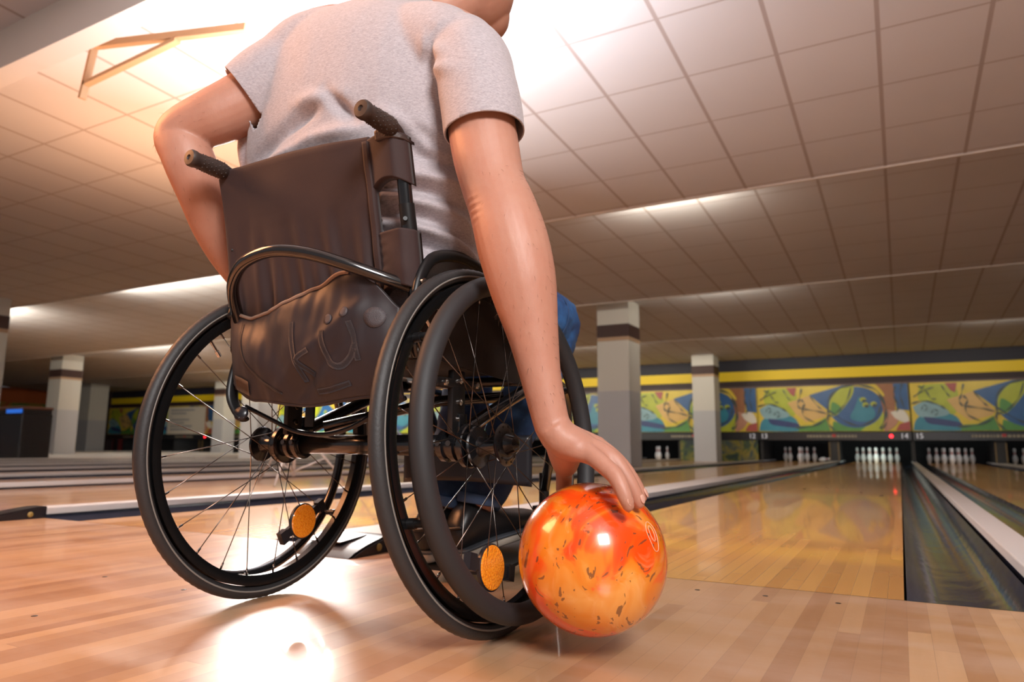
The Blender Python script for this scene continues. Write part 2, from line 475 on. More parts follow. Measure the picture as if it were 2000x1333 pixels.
for ui, U in enumerate(units):
    for li, (a, c) in enumerate(((-2.84, -1.773), (-1.067, 0.0))):
        if ui in names14: lab = names14[ui][li]
        else: lab = 'bowling lane in the left background, %s lane left of the near aisle' % ORD[(ui-2)*2+(1-li)]
        if ui == 7 and li == 0: continue
        lane = empty('bowling_lane', (U+(a+c)/2, 9, 0), lab, 'bowling lane', 'bowling lanes')
        b = bmesh.new(); box(b, (a+U+.001, .004, -.11), (c+U-.004, 19.4, 0))
        o = obj('lane_boards', b, WOOD_LANE, lane, smooth=False); o.matrix_parent_inverse = Matrix.Translation(-lane.location)
        if ui in (0, 1):
            for k in range(7):
                b = bmesh.new(); xx = (a+c)/2+U+(k-3)*.137; yy = 3.7+.75*(3-abs(k-3))/3*1.2
                prism(b, [(xx-.016, yy), (xx+.016, yy), (xx, yy+.15)], 2, -.001, .0004)
                o = obj('aiming_arrow', b, mat('arrow_ink', (.10, .05, .03), .3), lane, smooth=False); o.matrix_parent_inverse = Matrix.Translation(-lane.location)
    where = {0: 'by the lane ahead of the ball', 1: 'on the far right'}.get(ui, 'in the left background, unit %d' % (ui-1))
    where = {0: '', 1: 'of the right-hand pair of lanes', 2: 'of the first lane pair past near aisle', 3: 'of the second lane pair past near aisle', 4: 'of the third lane pair past near aisle',
             5: 'of the fourth lane pair past near aisle', 6: 'of the fifth lane pair past near aisle', 7: 'of the sixth lane pair past near aisle'}[ui]
    gl = ['navy gutter on the far left side', 'navy gutter left of the white centre cap', 'navy gutter right of the white centre cap', 'navy gutter on the right side']
    g0 = ['navy gutter beside the long white rail with the black wedge end', 'navy gutter between the white centre cap and the dim lane', 'navy gutter between the white centre cap and the lane ahead of the ball', 'glossy navy gutter at lower right reflecting the mural']
    for k, xr in enumerate((-2.841, -1.538, -1.068, .235)):
        if U+xr < -28.4: continue
        gutter(U+xr, g0[k] if ui == 0 else gl[k]+' '+where)
    for nm, x0, x1, lb in (('center_cap', -1.536, -1.304, 'white centre cap between the two gutters'), ('side_cap', .237, .323, 'narrow white cap on the right boundary'), ('side_cap', -3.163, -3.077, 'narrow white cap on the left boundary')):
        if ui == 1 and x0 < -3: continue
        if ui in (2, 4, 6) and x0 == .237: x1 = .320
        if ui in (3, 5, 7, 0) and x0 == -3.163: pass
        if (ui in (2, 4, 6)) and x0 == -3.163: continue     # shared with the next unit's right cap
        if ui == 0: lab = {'center_cap': 'broad white cap starting at the black wedge behind the chair'}.get(nm, 'narrow white cap beside the glossy gutter at lower right' if x0 > 0 else 'long white rail starting at the black wedge on the far left')
        else: lab = lb.replace(' between the two gutters', '').replace(' boundary', '')+' '+where
        t = empty('lane_cap', (U+(x0+x1)/2, 0, 0), lab, 'lane cap', 'white lane caps')
        h = (x1-x0)/2
        obj('cap_board', newbox((-h, .005, .012), (h, 19.5, .042), .004), WHITEP, t, smooth=False)
        obj('cap_riser', newbox((-h+.012, .008, -.11), (h-.012, 19.4, .012)), NAVY, t, smooth=False)
        # black wedge end
        b = bmesh.new(); L = .18 if nm == 'center_cap' else .27
        prof = [(0.004, .001), (-L, .001), (-L*.86, .013), (-L*.6, .028), (-L*.3, .040), (-.03, .046), (.004, .046)]
        prism(b, prof, 0, -h-.006, h+.006)
        bmesh.ops.bevel(b, geom=[e for e in b.edges if abs(e.verts[0].co.x-e.verts[1].co.x) < 1e-5 and max(e.verts[0].co.z, e.verts[1].co.z) > .01], offset=.006, segments=2, affect='EDGES')
        wd = obj('wedge_end', b, DARKP, t, smooth='auto')
        if ui == 0:
            b = bmesh.new(); lathe(b, [(0, .011), (.003, .010)], (h+.006, -.06, .018), (1, 0, 0), 20)
            obj('screw_cap', b, mat('brass_disc', (.30, .22, .06), .4), wd)
            if nm == 'center_cap':
                b = bmesh.new(); prism(b, [(-h+.02, -.125), (h-.08, -.125), (h-.06, -.035), (-h+.02, -.035)], 2, .0, .003)
                for v in b.verts:
                    y = v.co.y; v.co.z += .030+(y+.125)*.145
                obj('cover_plate', b, mat('plate_grey', (.16, .15, .14), .3), wd, smooth=False)

# approach dots
DOT = mat('dot_ink', (.03, .02, .015), .4)
for x, y, dl in ((-.392, -.11, 'nearest the orange ball by the foul line'), (-.255, -.10, 'middle of three right of the ball'), (-.118, -.10, 'nearest the gutter at lower right'), (-1.60, -.66, 'farthest of those left of the left wheel'),
                (-1.32, -.665, 'closest to the left wheel'), (-1.34, -.946, 'nearest the bottom left corner'), (-.53, -.11, 'half hidden behind the orange ball')):
    b = bmesh.new(); lathe(b, [(0.0001, .0055), (.0005, .005)], (0, 0, 0), (0, 0, 1), 20)
    o = obj('approach_dot', b, DOT, label='small dark dot in the floor boards, '+dl, cat='dot', group='dots in the approach boards'); o.location = (x, y, 0)

# ------------------------------------------------------------------ murals over the pins
C = {'yel': (.62, .46, .03), 'pale': (.60, .38, .12), 'blue': (.015, .09, .26), 'teal': (.02, .20, .30), 'navy': (.01, .03, .14), 'lime': (.36, .42, .02), 'green': (.07, .25, .05),
     'line': (.035, .06, .06), 'red': (.32, .05, .04), 'pink': (.45, .22, .14), 'white': (.7, .66, .55), 'brown': (.28, .11, .04), 'sky': (.20, .36, .42)}
MK = list(C); MM = []
for k in MK:
    m = mat('mural_'+k, C[k], .35); t = NT(m); vec, xyz = t.coord()
    t.l(t.mix(t.math('MULTIPLY', t.noise(vec, 3.5, 3), .55), C[k], tuple(min(1, x*1.7+.04) for x in C[k])), t.b.inputs['Base Color']); MM.append(m)


def mural_mesh(W, H):
    bm = bmesh.new(); box(bm, (0, 0, 0), (W, .04, H), mi=MK.index('yel'))
    lay = [0]
    def P(u, v): return ((u-280)/985*W, (515-v-(1-(u-280)/985)*0)/290*H)
    def poly(k, pts, sm=False):
        if sm: pts = [q for q in catmull([(*p, 0) for p in pts+[pts[0]]], 5)][:-1]
        lay[0] += 1; y = -.0012*lay[0]
        vs = []
        for p in pts:
            x, z = P(p[0], p[1]); vs.append(bm.verts.new((min(max(x, 0.004), W-.004), y, min(max(z, .004), H-.004))))
        f = bm.faces.new(vs); f.material_index = MK.index(k); 
        if f.normal.y > 0: f.normal_flip()
        bmesh.ops.triangulate(bm, faces=[f])
    def stroke(pts, w, k='line'):
        q = catmull([(*p, 0) for p in pts], 8); lay[0] += 1; y = -.0012*lay[0]; prev = None
        for i, p in enumerate(q):
            a = q[max(i-1, 0)]; b = q[min(i+1, len(q)-1)]; dx, dz = b[0]-a[0], b[1]-a[1]; l = math.hypot(dx, dz) or 1
            ww = w*(.6+.4*math.sin(i*.7))
            c = []
            for s in (-1, 1):
                x, z = P(p[0]-s*dz/l*ww/2, p[1]+s*dx/l*ww/2); c.append(bm.verts.new((min(max(x, .004), W-.004), y, min(max(z, .004), H-.004))))
            if prev: bm.faces.new((prev[0], prev[1], c[1], c[0])).material_index = MK.index(k)
            prev = c
    def circ(k, cx, cy, rx, ry, a0=0, a1=360):
        poly(k, [(cx+rx*math.cos(math.radians(a)), cy+ry*math.sin(math.radians(a))) for a in range(a0, a1, 12)])
    poly('lime', [(340, 240), (520, 240), (560, 330), (520, 420), (430, 370), (330, 330)], True)
    poly('pale', [(490, 330), (640, 285), (755, 400), (735, 425), (610, 455), (540, 400)])
    poly('teal', [(284, 510), (310, 440), (400, 400), (520, 420), (560, 470), (555, 513)], True)
    poly('sky', [(290, 370), (360, 340), (450, 365), (500, 410), (440, 430), (330, 430)], True)
    poly('navy', [(350, 430), (430, 440), (555, 465), (550, 490), (440, 480), (370, 465)], True)
    poly('green', [(557, 513), (560, 480), (650, 475), (740, 430), (770, 513)])
    poly('red', [(485, 232), (555, 232), (540, 290), (515, 275)])
    poly('blue', [(640, 283), (860, 226), (900, 228), (870, 320), (760, 385)])
    poly('lime', [(880, 513), (1000, 450), (1090, 370), (1110, 420), (1095, 513)])
    poly('green', [(775, 513), (790, 450), (880, 480), (1010, 470), (960, 513)])
    circ('blue', 935, 365, 172, 128)
    poly('lime', [(765, 395), (775, 320), (840, 250), (925, 228), (920, 290), (850, 380), (795, 420)], True)
    poly('green', [(775, 395), (790, 330), (850, 375), (800, 412)], True)
    poly('teal', [(960, 300), (1050, 380), (1040, 440), (960, 455), (900, 430), (930, 370)], True)
    poly('brown', [(1040, 228), (1185, 215), (1180, 300), (1175, 400), (1120, 460), (1105, 380), (1085, 300)], True)
    poly('pink', [(1120, 380), (1180, 400), (1190, 460), (1130, 510), (1105, 500)], True)
    poly('blue', [(1175, 218), (1262, 210), (1262, 390), (1190, 380)])
    poly('yel', [(1000, 226), (1060, 224), (1100, 260), (1120, 300), (1080, 290)], True)
    poly('white', [(1150, 400), (1220, 385), (1255, 430), (1245, 465), (1180, 440)], True)
    poly('red', [(1175, 510), (1200, 470), (1262, 455), (1262, 512)])
    for x, y in ((985, 320), (1050, 348), (1000, 352)): circ('lime', x, y, 20, 15)
    for x, y in ((992, 328), (1056, 356), (1006, 360)): circ('line', x, y, 14, 10)
    stroke([(760, 400), (765, 320), (830, 250), (940, 228), (1060, 255), (1115, 340), (1115, 430), (1080, 500)], 14)
    stroke([(755, 420), (810, 400), (880, 330), (915, 240)], 9)
    stroke([(760, 380), (860, 450), (960, 480), (1060, 430), (1090, 360)], 11)
    stroke([(540, 490), (650, 480), (740, 440), (765, 400)], 12)
    stroke([(755, 420), (760, 470), (800, 513)], 11)
    stroke([(590, 240), (575, 300), (560, 340), (580, 370), (605, 340), (585, 310)], 11)
    stroke([(590, 365), (600, 420), (670, 460)], 8); stroke([(590, 370), (680, 385), (755, 405)], 9)
    stroke([(285, 350), (360, 335), (440, 360), (480, 385)], 10)
    stroke([(300, 310), (330, 290), (370, 270), (420, 255)], 8); stroke([(330, 245), (370, 270), (400, 320), (430, 325)], 8); stroke([(320, 300), (345, 270), (370, 235)], 7)
    stroke([(465, 245), (490, 290), (510, 315)], 8); stroke([(645, 290), (690, 350), (715, 375)], 8)
    stroke([(340, 385), (355, 360), (375, 375), (360, 395)], 6); stroke([(395, 410), (415, 385), (435, 405), (415, 425)], 6)
    stroke([(1190, 240), (1175, 300), (1200, 360), (1185, 400)], 9); stroke([(1230, 225), (1215, 300), (1235, 380)], 8)
    stroke([(1085, 300), (1120, 370), (1125, 450), (1090, 505)], 9)
    me = bpy.data.meshes.new('mural'); bm.to_mesh(me); bm.free()
    return me


ME = mural_mesh(3.42, 1.13)
for m in MM: ME.materials.append(m)
HEAD = mat('header_panel', (.014, .015, .02), .3)
HTXT = mat('header_text', (.30, .27, .20), .5); HNUM = mat('header_number', (.75, .75, .78), .4, emit=(.8, .85, 1), estr=.25)
REDL = mat('red_lamp', (.8, .02, .02), .3, emit=(1, .02, .03), estr=5)
murals = [0.27, 3.72]; x = -3.165
while x > -27.5: murals.append(x); x -= 3.46
num = {0.27: ('13', '14'), 3.72: ('15', '16'), -3.165: ('', '12')}
for i, xr in enumerate(murals):
    pos = 'above the brightly lit pins' if xr == .27 else 'at the right edge of the photo' if xr == 3.72 else '%s board left of those pins' % ORD[i-2]
    t = empty('pinsetter_mask', (xr-3.43, BACK-.12, 0), 'yellow and blue abstract mural board '+pos, 'mural board', 'mural boards above the pins')
    o = bpy.data.objects.new('mural', ME); COL.objects.link(o); o.parent = t; o.location = (0, 0, .76)
    hp = obj('header', newbox((0, .0, .545), (3.42, .10, .745), .006), HEAD, t, smooth=False)
    nb = num.get(xr, ('', ''))
    for s, xx in ((nb[0], .13), (nb[1], 3.27)):
        if s: n_ = obj('lane_number', text_mesh(s, .17), HNUM, hp, smooth=False); n_.location = (xx, -.004, .645)
    b = bmesh.new(); xx = 1.15; random.seed(3)
    while xx < 2.25:
        w_ = random.uniform(.03, .075); box(b, (xx, -.003, .615), (xx+w_, .0, .675)); xx += w_+.02
    obj('lettering', b, HTXT, hp, smooth=False)
    b = bmesh.new(); box(b, (1.72, -.005, .63), (1.80, .0, .69)); obj('red_mark', b, PINR, hp, smooth=False)
    if xr in (.27,) or i in (8, 9, 10):
        b = bmesh.new(); lathe(b, [(0, .04), (.02, .036), (.03, .02)], (3.0, -.001, .645), (0, -1, 0), 20); obj('red_lamp', b, REDL, hp)

def kickm():
    m = mat('kick_panel_paint', rough=.5); t = NT(m); vec, xyz = t.coord()
    t.l(t.ramp(t.noise(vec, 2.6, 2, .5, 1.5), [(.35, (.01, .03, .03)), (.45, (.05, .09, .02)), (.55, (.25, .20, .02)), (.68, (.02, .06, .07))]), t.b.inputs['Base Color']); return m


# closed panel with mural paint between lane pairs
o = obj('kick_panel', newbox((-5.19, BACK-.15, 0), (-3.19, BACK-.08, .54)), kickm(), smooth=False, label='low painted panel closing the gap under the mural between the columns', cat='panel')
for k, (a, c) in enumerate(((-14.0, -12.15), (-22.9, -21.0), (-30.3, -30.05))):
    obj('kick_panel', newbox((a, BACK-.15, 0), (c, BACK-.08, .54)), DARKP, smooth=False, label='dark low panel under the murals, %s gap in the left background' % ORD[k], cat='panel')

# kickback boards beside the pin decks
KB = mat('kickback', (.01, .01, .011), .5); KE = mat('kickback_edge', (.20, .13, .05), .5)
for ui, U in enumerate(units):
    for j, xx in enumerate((-3.12, -1.42, .28)):
        if j == 0 and ui in (1, 2, 4, 6, 0): 
            if ui != 2 and ui != 0: continue
        lab = 'black board by the pins, %s' % (('left side', 'middle', 'right side')[j]+(' of lane pair ahead of the ball' if ui == 0 else ' of the right-hand lane pair' if ui == 1 else ' of lane pair %s past near aisle' % ORD[ui-2]))
        t = empty('kickback', (U+xx, 18.6, 0), lab, 'board', 'kickback boards')
        hw = .10 if j == 1 else .035
        obj('board', newbox((-hw, -1.1, .045), (hw, .8, .54)), KB, t, smooth=False)
        if j == 1:
            for s in (-1, 1): obj('edge_strip', newbox((s*hw-.012, -1.12, .05), (s*hw+.012, -1.102, .5)), KE, t, smooth=False)
# poster
po = empty('poster', (-25.5, BACK-.19, 1.3), 'white poster with grey text lines on the far left murals', 'poster')
obj('sheet', newbox((-1.15, 0, -.55), (1.15, .02, .55)), mat('poster_paper', (.62, .58, .50), .6), po, smooth=False)
b = bmesh.new()
for k in range(7):
    box(b, (-.95, -.004, .40-k*.13), (-.95+(1.4, .9, 0, 1.1, .8, 1.3, 1.2)[k]+.05, .0, .45-k*.13))
obj('text_lines', b, mat('poster_ink', (.22, .24, .30), .6), po, smooth=False)


# ------------------------------------------------------------------ pins
def pin_parts():
    prof = [(0, .0258), (.005, .028), (.057, .0496), (.114, .0605), (.149, .0578), (.184, .0470), (.220, .0315), (.238, .0250), (.254, .0233), (.286, .0262), (.318, .0310), (.343, .0323), (.362, .029), (.374, .020), (.381, .006)]
    q = catmull([(a, b, 0) for a, b in prof], 3)
    b = bmesh.new(); lathe(b, [(a, r) for a, r, _ in q], (0, 0, 0), (0, 0, 1), 20)
    me = bpy.data.meshes.new('pin'); b.to_mesh(me); b.free(); me.materials.append(PINW)
    for p in me.polygons: p.use_smooth = True
    b = bmesh.new()
    for z0, r0, r1 in ((.232, .0272, .0262), (.262, .0248, .0262)): lathe(b, [(z0, r0+.0006), (z0+.014, r1+.0006)], (0, 0, 0), (0, 0, 1), 20)
    me2 = bpy.data.meshes.new('stripes'); b.to_mesh(me2); b.free(); me2.materials.append(PINR)
    for p in me2.polygons: p.use_smooth = True
    return me, me2


PM, PS = pin_parts()
POS = [(0, 0), (-.152, .264), (.152, .264), (-.305, .528), (0, .528), (.305, .528), (-.457, .792), (-.152, .792), (.152, .792), (.457, .792)]
rows = ['head pin', 'second row left', 'second row right', 'third row left', 'third row centre', 'third row right', 'back row far left', 'back row centre left', 'back row centre right', 'back row far right']


def pins(cx, which, where):
    for k in which:
        x, y = POS[k]
        o = bpy.data.objects.new('bowling_pin', PM); COL.objects.link(o); o.location = (cx+x, 18.29+y, 0.001)
        tag(o, 'white pin, %s, %s' % (rows[k], where), 'bowling pin', 'bowling pins '+where)
        s = bpy.data.objects.new('red_stripes', PS); COL.objects.link(s); s.parent = o


def fallen(x, y, rz, where):
    o = bpy.data.objects.new('bowling_pin', PM); COL.objects.link(o); o.location = (x, y, .058); o.rotation_euler = (PI/2-.08, 0, rz)
    tag(o, 'fallen white bowling pin lying on its side '+where, 'bowling pin', 'bowling pins '+where)
    s = bpy.data.objects.new('red_stripes', PS); COL.objects.link(s); s.parent = o


pins(-.5335, range(10), 'on the brightly lit lane')
pins(-2.3065, (0, 2, 4, 5, 6, 3), 'on the dim lane to its left'); fallen(-1.86, 18.5, .9, 'on the dim lane to its left')
pins(1.09, range(10), 'on the lane right of the navy gutter')
pins(2.86, (1, 3, 6, 7), 'on the lane at the right edge'); fallen(2.55, 18.2, 1.2, 'on the lane at the right edge')
pins(-6.06, (0, 2, 1), 'on the lane beyond the near aisle')
pins(-25.6, (0, 1, 2, 4), 'on a far lane under the poster')
for x, p, c in ((-.53, 9, (.8, 1, .95)), (-2.31, 1.6, (.9, .9, 1)), (1.09, 2.2, (.9, .92, 1)), (2.86, 1.2, (.9, .92, 1)), (-6.06, 2.2, (.9, .92, 1)), (-25.6, 4, (.9, 1, 1))):
    t = empty('pit_lamp', (x, BACK, .66), 'pit lamp behind the header, over %s' % {-.53: 'the lane ahead of the ball', -2.31: 'the dim lane left of it', 1.09: 'the lane right of the navy gutter', 2.86: 'the right edge', -6.06: 'the lane beyond the near aisle', -25.6: 'the far left'}[x], 'lamp')
    obj('lamp_body', newbox((-.4, -.0215, 0), (.4, .03, .06)), KB, t, smooth=False)
    area('pit_light', (0, .0, -.03), (0, .9, -.5), .7, p, c, size_y=.06, parent=t)

# ------------------------------------------------------------------ kiosk at the far left, studio light on its stand
k = empty('score_console', (-14.62, 5.7, 0), 'black console with a blue strip at the left edge of the photo', 'console')
obj('cabinet', newbox((-.45, -.25, 0), (.45, .3, .86), .02), DARKP, k, smooth=False)
obj('hood', newbox((-.46, -.27, .94), (.46, .3, .99), .015), mat('console_hood', (.12, .05, .03), .4), k, smooth=False)
obj('blue_strip', newbox((-.1, -.255, .87), (.42, -.24, .94)), mat('blue_screen', (.02, .12, .5), .3, emit=(.03, .2, .9), estr=.6), k, smooth=False)
obj('neck', newbox((-.44, -.23, .86), (.44, .28, .94)), DARKP, k, smooth=False)


def light_stand(x, y, z, name, lab, m, power, rot):
    t = empty(name, (x, y, 0), lab, 'light stand')
    b = bmesh.new(); tube(b, [(0, 0, .06), (0, 0, z)], .013, 10); obj('pole', b, m, t)
    for i in range(3):
        a = rot+i*2*PI/3; b = bmesh.new(); tube(b, [(0, 0, .48), (.42*math.cos(a), .42*math.sin(a), .008)], .010, 8); obj('leg', b, m, t)
        b = bmesh.new(); tube(b, [(0, 0, .10), (.24*math.cos(a), .24*math.sin(a), .20)], .007, 8); obj('brace', b, m, t)
    if power:
        d = (V((.3, -1.0, 1.0))-V((x, y, z))).normalized()
        b = bmesh.new(); sx = d.cross(V((0, 0, 1))).normalized(); sz = sx.cross(d)
        obox(b, V((0, 0, z))-d*.08, (sx, sz, d), (.13, .13, .10)); obj('flash_head', b, DARKP, t, smooth=False)
        b = bmesh.new(); obox(b, V((0, 0, z))+d*.03, (sx, sz, d), (.36, .36, .012)); obj('softbox', b, mat('diffuser', (.9, .88, .85), .6, emit=(1, .95, .9), estr=2), t, smooth=False)
        area('flash', V((0, 0, z))+d*.06, V((0, 0, z))+d*2, .7, power, (1, .93, .88), parent=t)
    return t


light_stand(-4.25, 2.5, 1.55, 'studio_light', 'white tripod stand of a studio light seen between the wheels', mat('stand_white', (.6, .57, .55), .4), 85, 1.0)
light_stand(-3.75, 3.1, 1.35, 'studio_stand', 'dark thin tripod stand behind the white one', mat('stand_grey', (.12, .13, .2), .4), 0, .4)

# ------------------------------------------------------------------ wheelchair
WC = empty('wheelchair', (-.857, -.641, 0), 'black manual wheelchair the man sits in, seen from behind', 'wheelchair')
WCI = Matrix.Translation(-V(WC.location))


def wpart(name, bm, m, smooth='auto', parent=None, label=None):
    """part built in world coordinates, parented to the chair (or to one of its parts)"""
    o = obj(name, bm, m, None, smooth, label)
    o.parent = parent or WC
    if parent is None: o.matrix_parent_inverse = WCI
    return o


REFL = mat('reflector_orange', (.85, .20, .005), .25, coat=.6, emit=(1, .22, .0), estr=.12)
_t = NT(REFL); _v, _x = _t.coord()
_vo = _t.n('TexVoronoi'); _vo.inputs['Scale'].default_value = 300; _t.l(_v, _vo.inputs['Vector'])
_t.l(_t.mix(_t.math('MULTIPLY', _vo.outputs['Distance'], .9), (.95, .36, .02), (.70, .12, .0)), _t.b.inputs['Base Color']); _t.bump(_vo.outputs['Distance'], .8, .002)
STRIPE = mat('tyre_reflex_stripe', (.22, .20, .18), .45)
RIMM = mat('rim_black', (.012, .012, .013), .25, metal=.5)


def wheel(cx, cy, psi, camb, side, refl_yz, ph, n=24):
    R = .3015; tr = .0125
    h = V((math.sin(psi), math.cos(psi), 0)); l = V((math.cos(psi), -math.sin(psi), 0)); u = V((0, 0, 1))
    upv = (u*math.cos(camb)-l*side*math.sin(camb)).normalized()
    ax = h.cross(upv).normalized()          # points right
    out = ax*side
    c = V((cx, cy, (R-tr)*math.cos(camb)+tr))
    AX = (h, upv, out)
    # rim (the part's own mesh)
    b = bmesh.new(); torus(b, .2665, [(-.010, -.007), (-.010, .007), (-.002, .0105), (.009, .0105), (.009, .008), (.001, .006), (.001, -.006), (.009, -.008), (.009, -.0105), (-.002, -.0105)], 120, c, AX)
    w_ = wpart('rear_wheel', b, RIMM)
    # tyre with a shallow tread
    b = bmesh.new(); prof = [(tr*math.cos(2*PI*i/20), tr*.98*math.sin(2*PI*i/20)) for i in range(20)]
    torus(b, R-tr, prof, 220, c, AX)
    for v in b.verts:
        d = v.co-c; ra = (d-out*d.dot(out)).length; a = math.atan2(d.dot(upv), d.dot(h)); q = d.dot(out)
        if ra > R-tr+.004:
            k = .5+.5*math.sin(a*110+q*380); v.co += d.normalized()*(-.0009*k)
    ty = wpart('tyre', b, RUBBER, True, w_)
    b = bmesh.new()
    for s in (-1, 1):
        L = [(-.0042, s*.01215), (-.0012, s*.01300), (-.0012, s*.0110), (-.0042, s*.0110)]
        torus(b, R-tr, L, 140, c, AX)
    wpart('tyre_stripe', b, STRIPE, True, w_)
    # hand rim
    b = bmesh.new(); rr = .0165 if side > 0 else .0105
    hr = .262; off = .052 if side > 0 else .046
    torus(b, hr, [(rr*math.cos(2*PI*i/16), rr*math.sin(2*PI*i/16)) for i in range(16)], 120, c+out*off, AX)
    wpart('hand_rim', b, FOAM if side > 0 else BLACK, True, w_)
    for k in range(6):
        b = bmesh.new(); a = 2*PI*(k+.4)/6; d = h*math.cos(a)+upv*math.sin(a); t_ = upv*math.cos(a)-h*math.sin(a)
        tube(b, [c+d*.262+out*.006, c+d*.263+out*(off-.008)], .0055, 10)
        lathe(b, [(0, .0075), (.012, .0075)], c+d*.262+out*.010, out, 12)
        wpart('hand_rim_tab', b, BLACKM, 'auto', w_)
    # hub
    b = bmesh.new()
    lathe(b, [(-.040, .012), (-.034, .018), (-.031, .034), (-.027, .036), (-.024, .034), (-.021, .018), (-.012, .014), (.012, .014), (.021, .018), (.024, .034), (.027, .036), (.030, .032), (.032, .018), (.040, .015), (.047, .013), (.050, .006)], c, out, 36)
    wpart('hub', b, BLACK, 'auto', w_)
    b = bmesh.new()
    for s, o_ in ((0, -.0275), (1, .0275)):
        for k in range(n//2):
            a = 2*PI*(k*2+s)/n+ph; lathe(b, [(-.0032, .0022), (.0032, .0022)], c+(h*math.cos(a)+upv*math.sin(a))*.030+out*o_, out, 8)
    wpart('spoke_heads', b, STEEL, 'auto', w_)
    # spokes, laced tangentially
    for k in range(n):
        a = 2*PI*k/n+ph; s = k % 2; o_ = (-.0275, .0275)[s]; lace = (1 if (k//2) % 2 else -1)*math.radians(62)
        p0 = c+(h*math.cos(a)+upv*math.sin(a))*.0565*0+(h*math.cos(a+lace)+upv*math.sin(a+lace))*.030+out*o_
        p1 = c+(h*math.cos(a)+upv*math.sin(a))*.2575
        b = bmesh.new(); tube(b, [p0, p1], .0010, 6); d = (p0-p1).normalized(); tube(b, [p1, p1+d*.014], .0021, 6)
        wpart('spoke', b, STEEL, True, w_)
    # valve
    a = 2.3; d = h*math.cos(a)+upv*math.sin(a); b = bmesh.new(); tube(b, [c+d*.257, c+d*.222], .003, 8); lathe(b, [(0, .0042), (.012, .0042)], c+d*.232, -d, 10)
    wpart('valve', b, CHROME, 'auto', w_)
    # reflector on two spokes
    dy, dz = refl_yz; rc = c+h*dy+upv*dz+out*(.004 if side > 0 else -.012)
    nrm = out*side*1.0
    face = (out if side > 0 else -out)
    tang = V((upv*dy-h*dz)).normalized(); rad = (h*dy+upv*dz).normalized()
    if side > 0: tang = (tang*.95+rad*.12).normalized()
    b = bmesh.new(); lathe(b, [(.000, .0345), (.004, .0345), (.0055, .033), (.006, .0)], rc, face, 40)
    wpart('reflector', b, REFL, 'auto', w_, 'orange round spoke reflector')
    b = bmesh.new(); lathe(b, [(-.004, .030), (-.003, .0365), (.002, .037), (.0035, .0352)], rc, face, 40)
    obox(b, rc-face*.002, (tang, face.cross(tang), face), (.062, .009, .0045))
    for s in (-1, 1): obox(b, rc-face*.001+tang*s*.058, (tang, face.cross(tang), face), (.009, .013, .0065))
    wpart('reflector_bracket', b, DARKP, 'auto', w_)
    return w_, c, out, h, upv


WL = wheel(-1.1207, -.6342, -.0154, .0185, -1, (.088, -.160), .10)
WR = wheel(-.5921, -.6479, .0282, .0795, 1, (-.030, -.192), .05)

# axle tube, clamps
axl = WL[1]+V((.045, 0, 0)); axr = WR[1]-V((.05, 0, 0))
b = bmesh.new(); tube(b, [axl, axr], .0185, 24); wpart('axle_tube', b, BLACK, True)
for s, e in ((1, axl), (-1, axr)):
    b = bmesh.new()
    for k in range(2): lathe(b, [(0, .027), (.001, .0285), (.010, .0285), (.011, .027)], e+V((s*(.012+.022*k), 0, 0)), (s, 0, 0), 28)
    lathe(b, [(0, .0235), (.05, .0235)], e, (s, 0, 0), 28)
    lathe(b, [(-.012, .036), (-.010, .038), (-.002, .038), (0, .034)], e, (s, 0, 0), 28)
    box(b, tuple(e+V((s*.02-.014, -.012, .018))), tuple(e+V((s*.02+.014, .012, .055))), .003)
    wpart('axle_clamp', b, BLACK, 'auto')
    b = bmesh.new()
    for k in range(2): lathe(b, [(0, .005), (.004, .005)], e+V((s*(.017+.022*k), -.0285, .004)), (0, -1, 0), 10)
    wpart('clamp_screw', b, STEEL, 'auto')

XR, XL = -.66, -1.045
